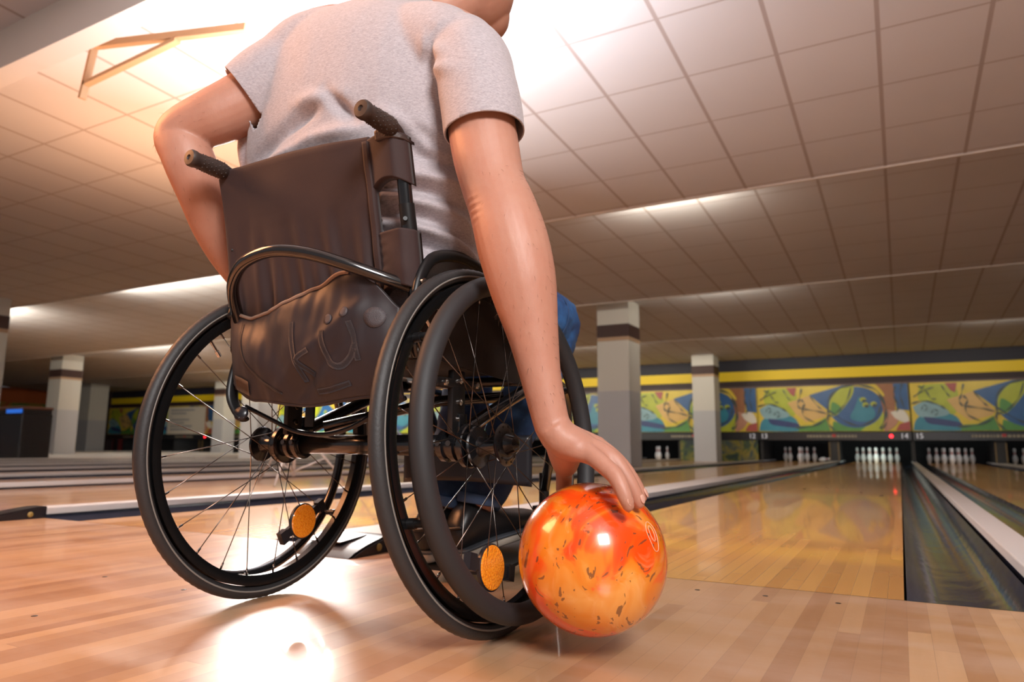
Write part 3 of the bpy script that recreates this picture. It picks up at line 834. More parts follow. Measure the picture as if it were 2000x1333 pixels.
# side frames
for x, s in ((XR, 1), (XL, -1)):
    b = bmesh.new(); tube(b, [(x, -.63, .325), (x, -.45, .395), (x, -.30, .44), (x-.02*s, -.16, .43), (x-.04*s, -.10, .36), (x-.06*s, -.07, .22), (x-.08*s, -.05, .12)], .0125, 14, smooth=6); wpart('frame_tube', b, BLACK, True)
    b = bmesh.new(); tube(b, [(x, -.775, .47), (x, -.60, .445), (x, -.30, .455)], .0115, 12, smooth=3); wpart('seat_tube', b, BLACK, True)
    b = bmesh.new(); pts = [(x, -.770, .44), (x, -.785, .56), (x, -.812, .68), (x, -.832, .778)]
    tube(b, pts, .0115, 16, smooth=4); post = wpart('backrest_post', b, BLACK, True)
    b = bmesh.new(); tube(b, [(x, -.800, .635), (x, -.812, .683)], .0128, 16); lathe(b, [(0, .004), (.003, .0035)], (x+.005*s, -.8145-.006, .655), (s*.6, -.8, 0), 12)
    wpart('height_sleeve', b, BLACKM, 'auto', post)
    b = bmesh.new(); box(b, (x-.010, -.72, .398), (x+.006, -.58, .415), .003); box(b, (x-.006, -.675, .32), (x+.006, -.635, .43), .003)
    wpart('frame_bracket', b, mat('grey_bracket', (.05, .045, .045), .3, metal=.8), 'auto')
    for yy, zz in ((-.70, .406), (-.655, .412), (-.60, .408), (-.655, .375), (-.655, .345)):
        b = bmesh.new(); lathe(b, [(0, .006), (.004, .006), (.0045, .004), (.001, .003)], (x+.006, yy, zz), (1, 0, 0), 14)
        wpart('frame_bolt', b, CHROME if s > 0 else STEEL, 'auto')
    # clothes guard following the wheel
    g = [(-.800, .47), (-.803, .53), (-.792, .565), (-.765, .600), (-.72, .618), (-.66, .625), (-.60, .618), (-.54, .595), (-.49, .56), (-.44, .51), (-.42, .45), (-.43, .42), (-.60, .43), (-.78, .44)]
    b = bmesh.new(); xx = x+.017*s; prism(b, g, 0, min(xx-.0015, xx+.0015), max(xx-.0015, xx+.0015)); 
    sg = wpart('side_guard', b, mat('carbon_weave', (.022, .016, .014), .3, coat=.6, bump=(500, .3, .0006)), False)
    b = bmesh.new(); tube(b, [(xx, y, z) for y, z in g[1:11]], .007, 10, smooth=3, flat=1.5); wpart('guard_rim', b, BLACKM, True, sg)
    b = bmesh.new(); lathe(b, [(0, .0055), (.004, .005)], (xx+.009*s, -.797, .556), (s, -.3, 0), 12); wpart('guard_bolt', b, CHROME, 'auto', sg)
    # push handle: bent tube and rubber grip with nubs
    top = V((x, -.832, .778)); d = V((0, -1, .0)).normalized()
    b = bmesh.new(); tube(b, [top-V((0, -.002, .03)), top+V((0, -.004, .006)), top+V((0, -.022, .018)), top+V((0, -.05, .018))], .0115, 14, smooth=5); ph_ = wpart('push_handle', b, BLACK, True)
    g0 = top+V((0, -.022, .016)); b = bmesh.new()
    lathe(b, [(0, .0125), (.003, .0145), (.015, .0155), (.035, .0150), (.055, .0138), (.062, .0140), (.065, .0152), (.072, .0152), (.0755, .0130), (.076, .005), (.074, .004)], g0, d, 28)
    a1 = d.cross(V((1, 0, 0))).normalized(); a2 = V((1, 0, 0))
    for i in range(7):
        for j in range(12):
            t_ = .008+.0075*i; an = 2*PI*(j+.5*(i % 2))/12; rr = .0150-.04*max(t_-.025, 0)
            p = g0+d*t_+(a1*math.cos(an)+a2*math.sin(an))*rr
            bmesh.ops.create_icosphere(b, subdivisions=1, radius=.0015, matrix=Matrix.Translation(p))
    wpart('grip', b, GRIP, 'auto', ph_, 'dimpled dark rubber hand grip')
# cross tubes, seat, cushion
b = bmesh.new(); tube(b, [(XL, -.30, .445), (XR, -.30, .445)], .0115, 12); tube(b, [(XL, -.72, .455), (XR, -.72, .455)], .0115, 12); wpart('cross_tube', b, BLACK, True)
b = bmesh.new(); box(b, (XL+.014, -.76, .462), (XR-.014, -.27, .515), .015); wpart('seat_cushion', b, mat('seat_fabric', (.01, .01, .012), .8))
# camber brace seen under the pocket
b = bmesh.new(); tube(b, [(-.985, -.63, .335), (-.80, -.50, .39), (-.70, -.42, .40)], .011, 12); wpart('brace_tube', b, BLACK, True)
b = bmesh.new(); prism(b, [(-1.0, .335), (-.978, .335), (-.978, .39), (-1.0, .39)], 1, -.668, -.664); wpart('slotted_bracket', b, BLACKM, False)
# casters and footplate
for s, x in ((1, -.735), (-1, -.985)):
    b = bmesh.new(); torus(b, .046, [(.010*math.cos(2*PI*i/12), .011*math.sin(2*PI*i/12)) for i in range(12)], 48, V((x, -.16, .0565)), (V((0, 1, 0)), V((0, 0, 1)), V((1, 0, 0))))
    lathe(b, [(-.009, .046), (.009, .046)], (x, -.16, .0565), (1, 0, 0), 32); cw = wpart('caster_wheel', b, mat('caster_grey', (.06, .05, .045), .5), 'auto')
    b = bmesh.new(); box(b, (x-.019, -.175, .05), (x-.014, -.145, .16), .002); box(b, (x+.014, -.175, .05), (x+.019, -.145, .16), .002); box(b, (x-.019, -.18, .155), (x+.019, -.13, .165), .002); tube(b, [(x, -.155, .16), (x, -.155, .24)], .012, 12)
    wpart('caster_fork', b, BLACKM, 'auto')
    b = bmesh.new(); tube(b, [(x, -.155, .20), (XR if s > 0 else XL, -.22, .435)], .012, 12); wpart('caster_arm', b, BLACK, True)
b = bmesh.new(); prism(b, [(-.34, .028), (-.02, .060), (-.02, .067), (-.34, .035)], 0, -.99, -.76); wpart('footplate', b, BLACKM, False)

# backrest
FAB = mat('backrest_fabric', (.030, .012, .011), .75, sheen=.05, bump=(900, .35, .0006))
FAB2 = mat('pocket_nylon', (.018, .010, .012), .5, sheen=.04, bump=(1100, .3, .0005))


def hash2(x, z, s=1.0): return noise.noise(V((x*s, z*s, 3.7)))


def back_y(z):
    pts = [(.36, -.765), (.45, -.775), (.56, -.79), (.68, -.815), (.79, -.842)]
    for (z0, y0), (z1, y1) in zip(pts, pts[1:]):
        if z <= z1: return y0+(y1-y0)*(z-z0)/(z1-z0)
    return pts[-1][1]


def sheet(xa, xb, zfun, yfun, nu, nv, thick):
    """closed curved slab; zfun(u)->(bottom, top), yfun(x,z)->outer y"""
    b = bmesh.new(); G = [[], []]
    for k in range(2):
        for i in range(nu+1):
            u = i/nu; x = xa+(xb-xa)*u; z0, z1 = zfun(u); row = []
            for j in range(nv+1):
                v = j/nv; z = z0+(z1-z0)*v
                row.append(b.verts.new((x, yfun(x, z, u, v)+k*thick, z)))
            G[k].append(row)
    for k in range(2):
        for i in range(nu):
            for j in range(nv):
                q = (G[k][i][j], G[k][i+1][j], G[k][i+1][j+1], G[k][i][j+1]); b.faces.new(q if k == 0 else tuple(reversed(q)))
    for i in range(nu):
        b.faces.new((G[0][i+1][0], G[0][i][0], G[1][i][0], G[1][i+1][0])); b.faces.new((G[0][i][nv], G[0][i+1][nv], G[1][i+1][nv], G[1][i][nv]))
    for j in range(nv):
        b.faces.new((G[0][0][j], G[0][0][j+1], G[1][0][j+1], G[1][0][j])); b.faces.new((G[0][nu][j+1], G[0][nu][j], G[1][nu][j], G[1][nu][j+1]))
    return b


def byf(x, z, u, v):
    y = back_y(z)-.010*math.sin(PI*u)
    if u < .045: y += (.045-u)**2*12          # wraps round the left post
    # vertical gathers in the lower half
    k = max(0, min(1, (.70-z)/.15))
    y -= k*.0085*(math.sin(u*37+2.5*hash2(x, z, 6))*.6+math.sin(u*61+4*hash2(x, z, 4))*.4)
    y -= k*.016*max(0, hash2(x*1.0, z*.35, 16))
    y -= .003*hash2(x, z, 12)
    return y-.004-.011*max(0, 1-u/.2)


def bzf(u):
    t = .795+.004*math.sin(u*PI)
    if u < .10: t -= (.10-u)**2*3.2
    return (.40, t)


wpart('calf_strap', sheet(-1.03, -.69, lambda u: (.215+.01*math.sin(PI*u), .325), lambda x, z, u, v: -.31-.04*math.sin(PI*u), 30, 10, .004), DARKP, True)
wpart('backrest_upholstery', sheet(-1.073, -.715, bzf, byf, 90, 90, .012), FAB, True)
# thin fold / seam flap at the right edge of the panel
b = sheet(-.7235, -.7125, lambda u: (.47, .785), lambda x, z, u, v: back_y(z)-.0125+.0006*math.sin(z*90), 4, 70, .016); wpart('edge_seam', b, FAB, True)
for z0, z1, nm in ((.712, .788, 'upper_strap'), (.545, .640, 'lower_strap')):
    def sy(x, z, u, v):
        return back_y(z)-.008-.011*math.sin(min(1, u*1.5)*PI*.5)+.019*(max(0, u-.72)/.28)**2+(.0006*math.sin(z*420)*max(0, 1-u*2.2)+.002*hash2(x, z, 30))*(nm == 'lower_strap')
    b = sheet(-.715, -.6465, lambda u: (z0+.012*u*(1-u)*3, z1), sy, 26, 30, .018); wpart(nm, b, FAB, True, None, None)
b = sheet(-.69, -.6455, lambda u: (.778, .802-.03*abs(u-.35)), lambda x, z, u, v: back_y(z)-.020+.03*max(0, u-.6)**2*3, 16, 10, .030)
cap_ = wpart('leather_cap', b, mat('leather', (.05, .03, .026), .5, bump=(300, .5, .001)), True)
b = bmesh.new(); lathe(b, [(0, .006), (.003, .0055), (.004, .003)], (-.664, -.866, .786), (0, -1, 0), 16); wpart('cap_screw', b, CHROME, 'auto', cap_)

# bent rear bar
b = bmesh.new(); tube(b, [(-.664, -.786, .552), (-.700, -.826, .566), (-.745, -.862, .584), (-.80, -.889, .601), (-.86, -.902, .608), (-.925, -.896, .600), (-.975, -.874, .583), (-1.008, -.848, .563), (-1.030, -.818, .535), (-1.042, -.790, .500)], .0105, 18, smooth=8)
wpart('rear_bar', b, mat('worn_black_paint', (.010, .008, .008), .16, coat=.8), True, None, 'scratched glossy black bent tube')

# pocket bag under the bar
def ptop(u):        # opening edge, left to right
    pts = [(0, .555), (.06, .532), (.16, .522), (.30, .527), (.45, .541), (.60, .559), (.75, .576), (.82, .575), (.90, .556), (1, .515)]
    for (a, z0), (c, z1) in zip(pts, pts[1:]):
        if u <= c:
            t = (u-a)/(c-a); t = t*t*(3-2*t)*.5+t*.5; return z0+(z1-z0)*t
    return pts[-1][1]


def pbot(u):
    return .372+.040*max(0, (.18-u)/.18)**1.6+.006*math.sin(u*9)


def py_(x, z, u, v):
    prof = math.sin(PI*min(1, max(0, u*.96+.02)))**.6
    bul = .020+.052*prof*math.sin(PI*(.15+.72*v))**.8
    # draped folds running from the right top to the lower left
    f = .0045*math.sin(34*(x*.8+z*1.1)+6*hash2(x, z, 7))+.004*hash2(x, z, 18)+.003*hash2(x*2.4, z*.6, 22)
    f += .003*math.exp(-(((z-.47)-(x+.80)*.75)/.014)**2)-.005*math.exp(-(((z-.43)-(x+.80)*.72)/.016)**2)
    return back_y(z)-bul-f*prof


pk = wpart('back_pocket', sheet(-1.052, -.672, lambda u: (pbot(u), ptop(u)), py_, 110, 70, .006), FAB2, True)
b = bmesh.new(); tube(b, [(-1.052+.38*u, py_(-1.052+.38*u, ptop(u), u, 1)-.001, ptop(u)) for u in [i/50*.79 for i in range(51)]], .0032, 8)
wpart('pocket_piping', b, mat('beige_piping', (.30, .20, .15), .6), True, pk, 'beige piping along the pocket opening')
b = bmesh.new(); tube(b, [(-1.052+.38*u, py_(-1.052+.38*u, pbot(u), u, 0)+.004, pbot(u)) for u in [i/50 for i in range(51)]], .004, 8)
wpart('pocket_hem', b, FAB2, True, pk)


def on_pocket(path, width, name, m, lift=.0010):
    """ribbon laid on the pocket surface; path of (x,z)"""
    b = bmesh.new(); q = catmull([(*p, 0) for p in path], 8); prev = None
    for i, p in enumerate(q):
        a = q[max(i-1, 0)]; c = q[min(i+1, len(q)-1)]; dx, dz = c[0]-a[0], c[1]-a[1]; l = math.hypot(dx, dz) or 1
        row = []
        for s in (-1, -.33, .33, 1):
            x, z = p[0]-s*dz/l*width/2, p[1]+s*dx/l*width/2; u = (x+1.052)/.38; uu = min(max(u, 0), 1); v = (z-pbot(uu))/(ptop(uu)-pbot(uu))
            row.append(b.verts.new((x, py_(x, z, uu, min(max(v, 0), 1))-lift, z)))
        if prev:
            for k in range(3): b.faces.new((prev[k], prev[k+1], row[k+1], row[k]))
        prev = row
    bmesh.ops.solidify(b, geom=b.faces[:], thickness=.0004)
    return wpart(name, b, m, True, pk)


SIL = mat('faded_silver_print', (.060, .048, .052), .5, bump=(700, .8, .001))
SEAM = mat('seam_piping', (.060, .045, .042), .6)
DX = .047
on_pocket([(-.905+DX, .500), (-.900+DX, .46), (-.890+DX, .402)], .010, 'logo_letter_k', SIL)
on_pocket([(-.868+DX, .452), (-.893+DX, .436), (-.866+DX, .412)], .009, 'logo_letter_k', SIL)
on_pocket([(-.842+DX, .482), (-.840+DX, .458), (-.830+DX, .432), (-.812+DX, .424), (-.792+DX, .438), (-.782+DX, .460)], .011, 'logo_letter_u', SIL)
on_pocket([(-.792+DX, .495), (-.784+DX, .465), (-.780+DX, .432)], .010, 'logo_letter_u', SIL)
on_pocket([(-.869+DX, .386), (-.84+DX, .388), (-.80+DX, .398)], .009, 'logo_underline', SIL)


def disc_on(x0, z0, r, name, m):
    b = bmesh.new(); c0 = None; ring = []
    def pt(x, z):
        u = min(max((x+1.052)/.38, 0), 1); v = (z-pbot(u))/(ptop(u)-pbot(u)); return b.verts.new((x, py_(x, z, u, min(max(v, 0), 1))-.0012, z))
    c0 = pt(x0, z0); R1 = [pt(x0+r*.5*math.cos(t), z0+r*.5*math.sin(t)) for t in [2*PI*i/20 for i in range(20)]]; R2 = [pt(x0+r*math.cos(t), z0+r*math.sin(t)) for t in [2*PI*i/20 for i in range(20)]]
    for i in range(20):
        k = (i+1) % 20; b.faces.new((c0, R1[i], R1[k])); b.faces.new((R1[i], R2[i], R2[k], R1[k]))
    bmesh.ops.recalc_face_normals(b, faces=b.faces[:]); bmesh.ops.solidify(b, geom=b.faces[:], thickness=.0004)
    return wpart(name, b, m, True, pk)


for x, z, r in ((-.832+DX, .500, .0085), (-.801+DX, .510, .0085), (-.752+DX, .500, .017)): disc_on(x, z, r, 'logo_dot', SIL)
on_pocket([(-1.010, .515), (-1.004, .478), (-.980, .440), (-.940, .408), (-.895, .384)], .003, 'pocket_seam', SEAM, .0018)
# tan patch at the lower left corner
on_pocket([(-1.030, .410), (-1.005, .403), (-.985, .396)], .026, 'leather_patch', mat('patch_leather', (.16, .095, .06), .6), .003)
# black loop and cable under the pocket
b = bmesh.new(); tube(b, [(-1.062, -.775, .47), (-1.066, -.785, .42), (-1.062, -.79, .385), (-1.045, -.79, .358), (-1.028, -.79, .345)], .006, 10, smooth=6, flat=2.2, hint=(1, 0, 0)); wpart('strap_loop', b, BLACKM, True)
b = bmesh.new(); lathe(b, [(-.004, .012), (0, .014), (.004, .012)], (-1.030, -.795, .355), (.3, -1, .3), 20); wpart('strap_toggle', b, DARKP, True)
b = bmesh.new(); tube(b, [(-1.05, -.77, .37), (-1.01, -.74, .345), (-.96, -.73, .325), (-.90, -.72, .319), (-.84, -.72, .33), (-.78, -.72, .355), (-.72, -.72, .38)], .0042, 10, smooth=6); wpart('brake_cable', b, DARKP, True)

# ------------------------------------------------------------------ ball
BC = V((-.3965, -.6881, .1399)); BR = .108


def ball_mat():
    m = mat('ball_swirl', (.8, .25, .02), .22); t = NT(m); vec, xyz = t.coord()
    w1 = t.n('TexNoise'); w1.inputs['Scale'].default_value = 7; w1.inputs['Detail'].default_value = 2; t.l(vec, w1.inputs['Vector'])
    a = t.n('VectorMath', operation='SCALE'); t.l(w1.outputs['Color'], a.inputs[0]); a.inputs['Scale'].default_value = .16
    s = t.n('VectorMath', operation='ADD'); t.l(t.scale(vec, (1, 1, .42)), s.inputs[0]); t.l(a.outputs[0], s.inputs[1])
    n = t.noise(s.outputs[0], 13, 3, .55, .6)
    col = t.ramp(n, [(.38, (.78, .065, .004)), (.45, (.80, .10, .006)), (.49, (.74, .19, .012)), (.58, (.74, .23, .018)), (.70, (.80, .33, .07))])
    n2 = t.noise(s.outputs[0], 30, 3, .6, 1.5)
    col = t.mix(t.math('MULTIPLY', t.math('MAXIMUM', t.math('SUBTRACT', n2, .58), 0), 1.6), col, (.92, .48, .22))
    # dark nicks
    vs = t.n('VectorMath', operation='ADD'); t.l(t.scale(vec, (1, 1, .4)), vs.inputs[0]); t.l(a.outputs[0], vs.inputs[1])
    nk = t.noise(vs.outputs[0], 120, 2, .4); nk2 = t.noise(vec, 14, 2)
    k = t.math('MULTIPLY', t.math('GREATER_THAN', nk, .655), t.math('GREATER_THAN', nk2, .40))
    col = t.mix(t.math('MULTIPLY', k, .8), col, (.14, .05, .02))
    t.l(col, t.b.inputs['Base Color']); t.b.inputs['Coat Weight'].default_value = .7; t.b.inputs['Coat Roughness'].default_value = .07
    t.bump(k, .25, -.0006)
    return m


b = bmesh.new(); bmesh.ops.create_uvsphere(b, u_segments=96, v_segments=64, radius=BR)
ball = obj('bowling_ball', b, ball_mat(), label='orange swirled bowling ball with dark nicks held just above the floor', cat='bowling ball'); ball.location = BC


def on_ball(c2, path, name, m, r=.0009):
    """line engraved on the ball; c2 direction to the emblem's centre, path in the tangent plane"""
    d = V(c2).normalized(); tx = V((0, 0, 1)).cross(d).normalized(); tz = d.cross(tx)
    b = bmesh.new(); pts = [(d*BR+tx*x+tz*z).normalized()*(BR+.0001) for x, z in path]
    tube(b, pts, r, 6, closed=True)
    return obj(name, b, m, ball)


ENG = mat('emblem_line', (.85, .45, .28), .4)
em = V((.905, -.19, .357))
on_ball(em, [(.011*math.cos(t)*(1+.1*math.sin(3*t)), .021*math.sin(t)) for t in [2*PI*i/40 for i in range(40)]], 'emblem_ring', ENG, .0005)
on_ball(em, [(.005*math.cos(t), .011*math.sin(t)+.004) for t in [2*PI*i/30 for i in range(30)]], 'emblem_ring', ENG, .0005)

# ------------------------------------------------------------------ the man
def skin_mat():
    m = mat('skin', (.5, .28, .20), .5, sss=.08); t = NT(m); vec, xyz = t.coord()
    n = t.noise(vec, 9, 4, .6); n2 = t.noise(vec, 38, 4, .6)
    c = t.mix(n, (.43, .205, .135), (.52, .285, .21)); c = t.mix(t.math('MULTIPLY', n2, .5), c, (.40, .14, .09)); t.l(c, t.b.inputs['Base Color'])
    hgt = t.math('ADD', t.noise(t.scale(vec, (1, 1, .4)), 160, 4), t.math('MULTIPLY', t.noise(vec, 420, 2), .5)); t.bump(hgt, .35, .0009)
    return m


SKIN = skin_mat()


def shirt_mat():
    m = mat('heather_shirt', (.4, .36, .38), .85, sheen=.3); t = NT(m); vec, xyz = t.coord()
    n = t.noise(t.scale(vec, (60, 60, 260)), 2.4, 4, .7); n2 = t.noise(t.scale(vec, (300, 300, 700)), 1.0, 2)
    f = t.math('ADD', t.math('MULTIPLY', n, .7), t.math('MULTIPLY', n2, .3))
    t.l(t.ramp(f, [(.35, (.30, .265, .285)), (.65, (.50, .45, .475))]), t.b.inputs['Base Color']); t.bump(f, .3, .0008)
    return m


SHIRT = shirt_mat()


def denim():
    m = mat('denim', (.02, .09, .26), .85); t = NT(m); vec, xyz = t.coord()
    n = t.noise(vec, 11, 4, .6); n2 = t.noise(t.scale(vec, (1, 1, 1)), 700, 2)
    c = t.ramp(n, [(.35, (.010, .045, .15)), (.55, (.025, .13, .34)), (.72, (.10, .28, .5))]); c = t.mix(t.math('MULTIPLY', n2, .5), c, (.01, .03, .10))
    mr = t.n('MapRange'); t.l(xyz[2], mr.inputs[0]); mr.inputs[1].default_value = .50; mr.inputs[2].default_value = .36; mr.inputs[3].default_value = 0; mr.inputs[4].default_value = .75  # shade on the lower legs painted into the denim colour
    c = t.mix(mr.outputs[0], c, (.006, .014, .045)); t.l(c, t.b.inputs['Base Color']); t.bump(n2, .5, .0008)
    return m


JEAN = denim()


def loft(bm, secs, n=5, seg=40, power=2.2):
    """secs: (cx,cy,cz, ax,ay,az, bx,by,bz)"""
    q = catmull(secs, n)
    rings(bm, [V(s[0:3]) for s in q], [V(s[3:6]) for s in q], [V(s[6:9]) for s in q], seg, True, power=power)
    return bm


def limb(bm, pts, n=5, seg=24, flat=1.0, hint=(0, 0, 1)):
    """pts (x,y,z,r); closed with a rounded end"""
    return tube(bm, [p[:3] for p in pts], [p[3] for p in pts], seg, smooth=n, flat=flat, hint=hint)


def ball_(bm, p, r): bmesh.ops.create_uvsphere(bm, u_segments=24, v_segments=16, radius=r, matrix=Matrix.Translation(p)); return bm


RARM = [(-.610, -.715, .985, .052), (-.585, -.735, .918, .056), (-.556, -.745, .787, .056), (-.533, -.755, .713, .0515), (-.514, -.762, .674, .0525), (-.498, -.768, .635, .0545), (-.487, -.768, .597, .0555),
        (-.475, -.767, .551, .0525), (-.467, -.765, .512, .0470), (-.457, -.762, .462, .0380), (-.447, -.758, .404, .0305), (-.436, -.753, .350, .0272), (-.430, -.750, .325, .0262)]
LARM = [(-1.010, -.75, 1.040, .055), (-1.030, -.77, 1.000, .060), (-1.068, -.80, .960, .058), (-1.105, -.835, .925, .053), (-1.150, -.862, .898, .046), (-1.165, -.868, .878, .0445), (-1.150, -.862, .850, .047),
        (-1.140, -.850, .815, .047), (-1.142, -.825, .770, .042), (-1.155, -.79, .722, .0355), (-1.170, -.74, .675, .029), (-1.178, -.69, .640, .025), (-1.175, -.655, .628, .026)]
# body: torso under the shirt, pelvis, legs, neck, head, both arms and hands
bm = bmesh.new()
TS = [(-.86, -.60, .50, .17, 0, 0, 0, .10, 0), (-.875, -.63, .62, .19, 0, -.01, 0, .11, 0), (-.885, -.66, .78, .21, 0, -.02, 0, .12, 0), (-.88, -.675, .92, .22, .0, -.03, 0, .125, 0), (-.85, -.665, 1.04, .19, .0, -.05, 0, .105, 0), (-.82, -.64, 1.12, .11, 0, -.02, 0, .08, 0), (-.81, -.60, 1.16, .06, 0, 0, 0, .06, 0)]
loft(bm, TS, 5, 36)
# skirt muscle bridges at the shoulders
limb(bm, [(-.80, -.66, 1.08, .06), (-.70, -.69, 1.05, .062), (-.62, -.71, .995, .056)], 4); limb(bm, [(-.88, -.66, 1.12, .06), (-.96, -.71, 1.11, .062), (-1.02, -.755, 1.04, .057)], 4)
limb(bm, RARM, 5); ball_(bm, (-.62, -.71, .99), .057)
limb(bm, LARM, 5); ball_(bm, (-1.005, -.745, 1.045), .057)
# neck and head, tipped forward over the lane
limb(bm, [(-.815, -.63, 1.09, .066), (-.785, -.59, 1.16, .062), (-.745, -.550, 1.225, .062)], 4)
HD = V((-.722, -.520, 1.292))
bmesh.ops.create_uvsphere(bm, u_segments=32, v_segments=24, radius=1, matrix=Matrix.Translation(HD) @ Matrix.Rotation(.35, 4, 'X') @ Matrix.Diagonal((.080, .102, .118, 1)))
bmesh.ops.create_uvsphere(bm, u_segments=24, v_segments=16, radius=1, matrix=Matrix.Translation(HD+V((0, .045, -.065))) @ Matrix.Diagonal((.052, .058, .055, 1)))      # jaw
bmesh.ops.create_uvsphere(bm, u_segments=16, v_segments=12, radius=1, matrix=Matrix.Translation(HD+V((0, .108, -.025))) @ Matrix.Diagonal((.013, .020, .026, 1)))      # nose
for s in (-1, 1):
    bmesh.ops.create_uvsphere(bm, u_segments=16, v_segments=12, radius=1, matrix=Matrix.Translation(HD+V((s*.078, -.012, -.015))) @ Matrix.Diagonal((.010, .019, .032, 1)))      # ears
bmesh.ops.create_uvsphere(bm, u_segments=16, v_segments=12, radius=1, matrix=Matrix.Translation(HD+V((0, .096, -.068))) @ Matrix.Diagonal((.024, .010, .010, 1)))      # lips
# right hand resting over the ball: palm, four fingers, thumb
limb(bm, [(-.430, -.750, .328, .0262), (-.420, -.745, .312, .0270), (-.402, -.736, .303, .0255), (-.384, -.728, .296, .0200)], 4, flat=1.25, hint=(0, 0, 1))
limb(bm, [(-.432, -.738, .318, .022), (-.405, -.712, .306, .021), (-.375, -.698, .298, .0150)], 4)
limb(bm, [(-.418, -.752, .306, .020), (-.395, -.750, .297, .0165), (-.372, -.748, .287, .0130)], 4)
FING = [  # near finger (little), ring, middle, index
    [(-.385, -.748, .2955, .0140), (-.370, -.750, .2880, .0138), (-.349, -.757, .2740, .0128), (-.333, -.761, .2620, .0124), (-.323, -.765, .2480, .0114), (-.316, -.766, .2320, .0102), (-.314, -.762, .2220, .0083)],
    [(-.380, -.730, .300, .0140), (-.366, -.730, .2950, .0136), (-.346, -.730, .2830, .0122), (-.333, -.729, .2660, .0120), (-.322, -.727, .2480, .0110), (-.315, -.724, .2320, .0100), (-.313, -.721, .2230, .0082)],
    [(-.384, -.708, .303, .0140), (-.376, -.706, .2990, .0136), (-.361, -.701, .2890, .0122), (-.346, -.695, .2730, .0118), (-.334, -.689, .2550, .0108), (-.325, -.683, .2370, .0098), (-.322, -.680, .2290, .0080)],
    [(-.396, -.688, .301, .0140), (-.389, -.678, .2950, .0134), (-.378, -.664, .2830, .0120), (-.369, -.650, .2650, .0114), (-.362, -.638, .2450, .0106), (-.356, -.628, .2260, .0096), (-.354, -.624, .2160, .0078)]]
for F in FING:
    limb(bm, F, 4, 16); ball_(bm, F[-1][:3], F[-1][3])
THB = [(-.425, -.728, .308, .0270), (-.432, -.705, .292, .0260), (-.442, -.682, .274, .0205), (-.452, -.664, .262, .0140), (-.458, -.652, .246, .0128), (-.464, -.644, .232, .0110), (-.467, -.641, .226, .0085)]
limb(bm, THB, 4, 18); ball_(bm, THB[-1][:3], .0085)
# left hand gripping the top of the left wheel
limb(bm, [(-1.178, -.67, .634, .026), (-1.168, -.635, .630, .024), (-1.162, -.600, .628, .019)], 4, flat=1.3)
for k in range(4):
    x = -1.186+.018*k; y = -.600+.003*k
    pts = [(x+.004, y, .630, .0110), (x, y+.028, .628, .0105), (x-.006, y+.048, .612, .0098), (x-.008, y+.050, .592, .0088)]
    limb(bm, pts, 4, 14); ball_(bm, pts[-1][:3], .0088)
pts = [(-1.150, -.655, .626, .015), (-1.118, -.635, .628, .0125), (-1.098, -.612, .618, .0105), (-1.094, -.600, .602, .0090)]; limb(bm, pts, 4, 14); ball_(bm, pts[-1][:3], .009)
# legs inside the jeans
RL = [(-.80, -.60, .56, .075), (-.76, -.40, .585, .072), (-.725, -.20, .605, .058), (-.722, -.135, .595, .054), (-.745, -.14, .52, .050), (-.790, -.18, .38, .048), (-.835, -.22, .24, .036), (-.858, -.245, .16, .032)]
LL = [(-.93, -.60, .56, .075), (-.94, -.40, .585, .072), (-.945, -.20, .600, .058), (-.945, -.14, .59, .054), (-.945, -.15, .51, .050), (-.945, -.19, .37, .048), (-.945, -.235, .24, .036), (-.950, -.26, .155, .032)]
limb(bm, RL, 5); limb(bm, LL, 5)
me = fuse(bm, .0034, 3)
for v in me.vertices:        # elbow wrinkles and tendons
    p = v.co
    d = (p-V((-.545, -.815, .655))).length
    if d < .035: v.co += V((0, 1, 0))*.0022*math.sin((p.z-.655)*520)*max(0, 1-d/.035)
man = obj('person', me, SKIN, label='man in grey t-shirt and jeans seated in the wheelchair, reaching down to the ball', cat='person')


def crease(p, kind, a, b_, w, dep):
    """depth of one fold; kind 'b' lies on the back (x, z), 's' on the right flank (y, z)"""
    if kind == 'b':
        if p.y > -.69: return 0
        dep *= 1.25
        q = (p.x, p.z)
    else:
        dep *= 1.5
        if p.x < -.74 or p.x > -.60: return 0
        q = (p.y, p.z)
    dx, dz = b_[0]-a[0], b_[1]-a[1]; L2 = dx*dx+dz*dz
    t = max(0, min(1, ((q[0]-a[0])*dx+(q[1]-a[1])*dz)/L2)); d2 = (q[0]-a[0]-dx*t)**2+(q[1]-a[1]-dz*t)**2
    if d2 > 9*w*w: return 0
    e = math.sin(PI*(.10+.80*t))
    return dep*math.exp(-d2/(w*w))*e


# t-shirt: torso and two sleeves fused, sleeve ends cut open
bm = bmesh.new()
SS = [(-.862, -.625, .505, .205, 0, 0, 0, .130, 0), (-.870, -.635, .58, .222, 0, 0, 0, .138, 0), (-.882, -.65, .68, .240, 0, -.005, 0, .142, 0), (-.888, -.665, .78, .254, 0, -.01, 0, .146, 0), (-.890, -.675, .87, .262, 0, -.015, 0, .150, 0),
      (-.886, -.680, .96, .258, .0, -.03, 0, .148, 0), (-.872, -.680, 1.04, .232, .0, -.045, 0, .134, 0), (-.85, -.670, 1.10, .185, .0, -.045, 0, .114, 0), (-.83, -.650, 1.15, .11, 0, -.02, 0, .085, 0), (-.815, -.63, 1.175, .072, 0, 0, 0, .070, 0)]
loft(bm, SS, 5, 44, 2.3)
limb(bm, [(-.78, -.67, 1.06, .080), (-.69, -.70, 1.02, .080), (-.630, -.718, .975, .072)], 5); limb(bm, [(-.90, -.67, 1.10, .080), (-.97, -.72, 1.075, .082), (-1.02, -.755, 1.02, .074)], 5)
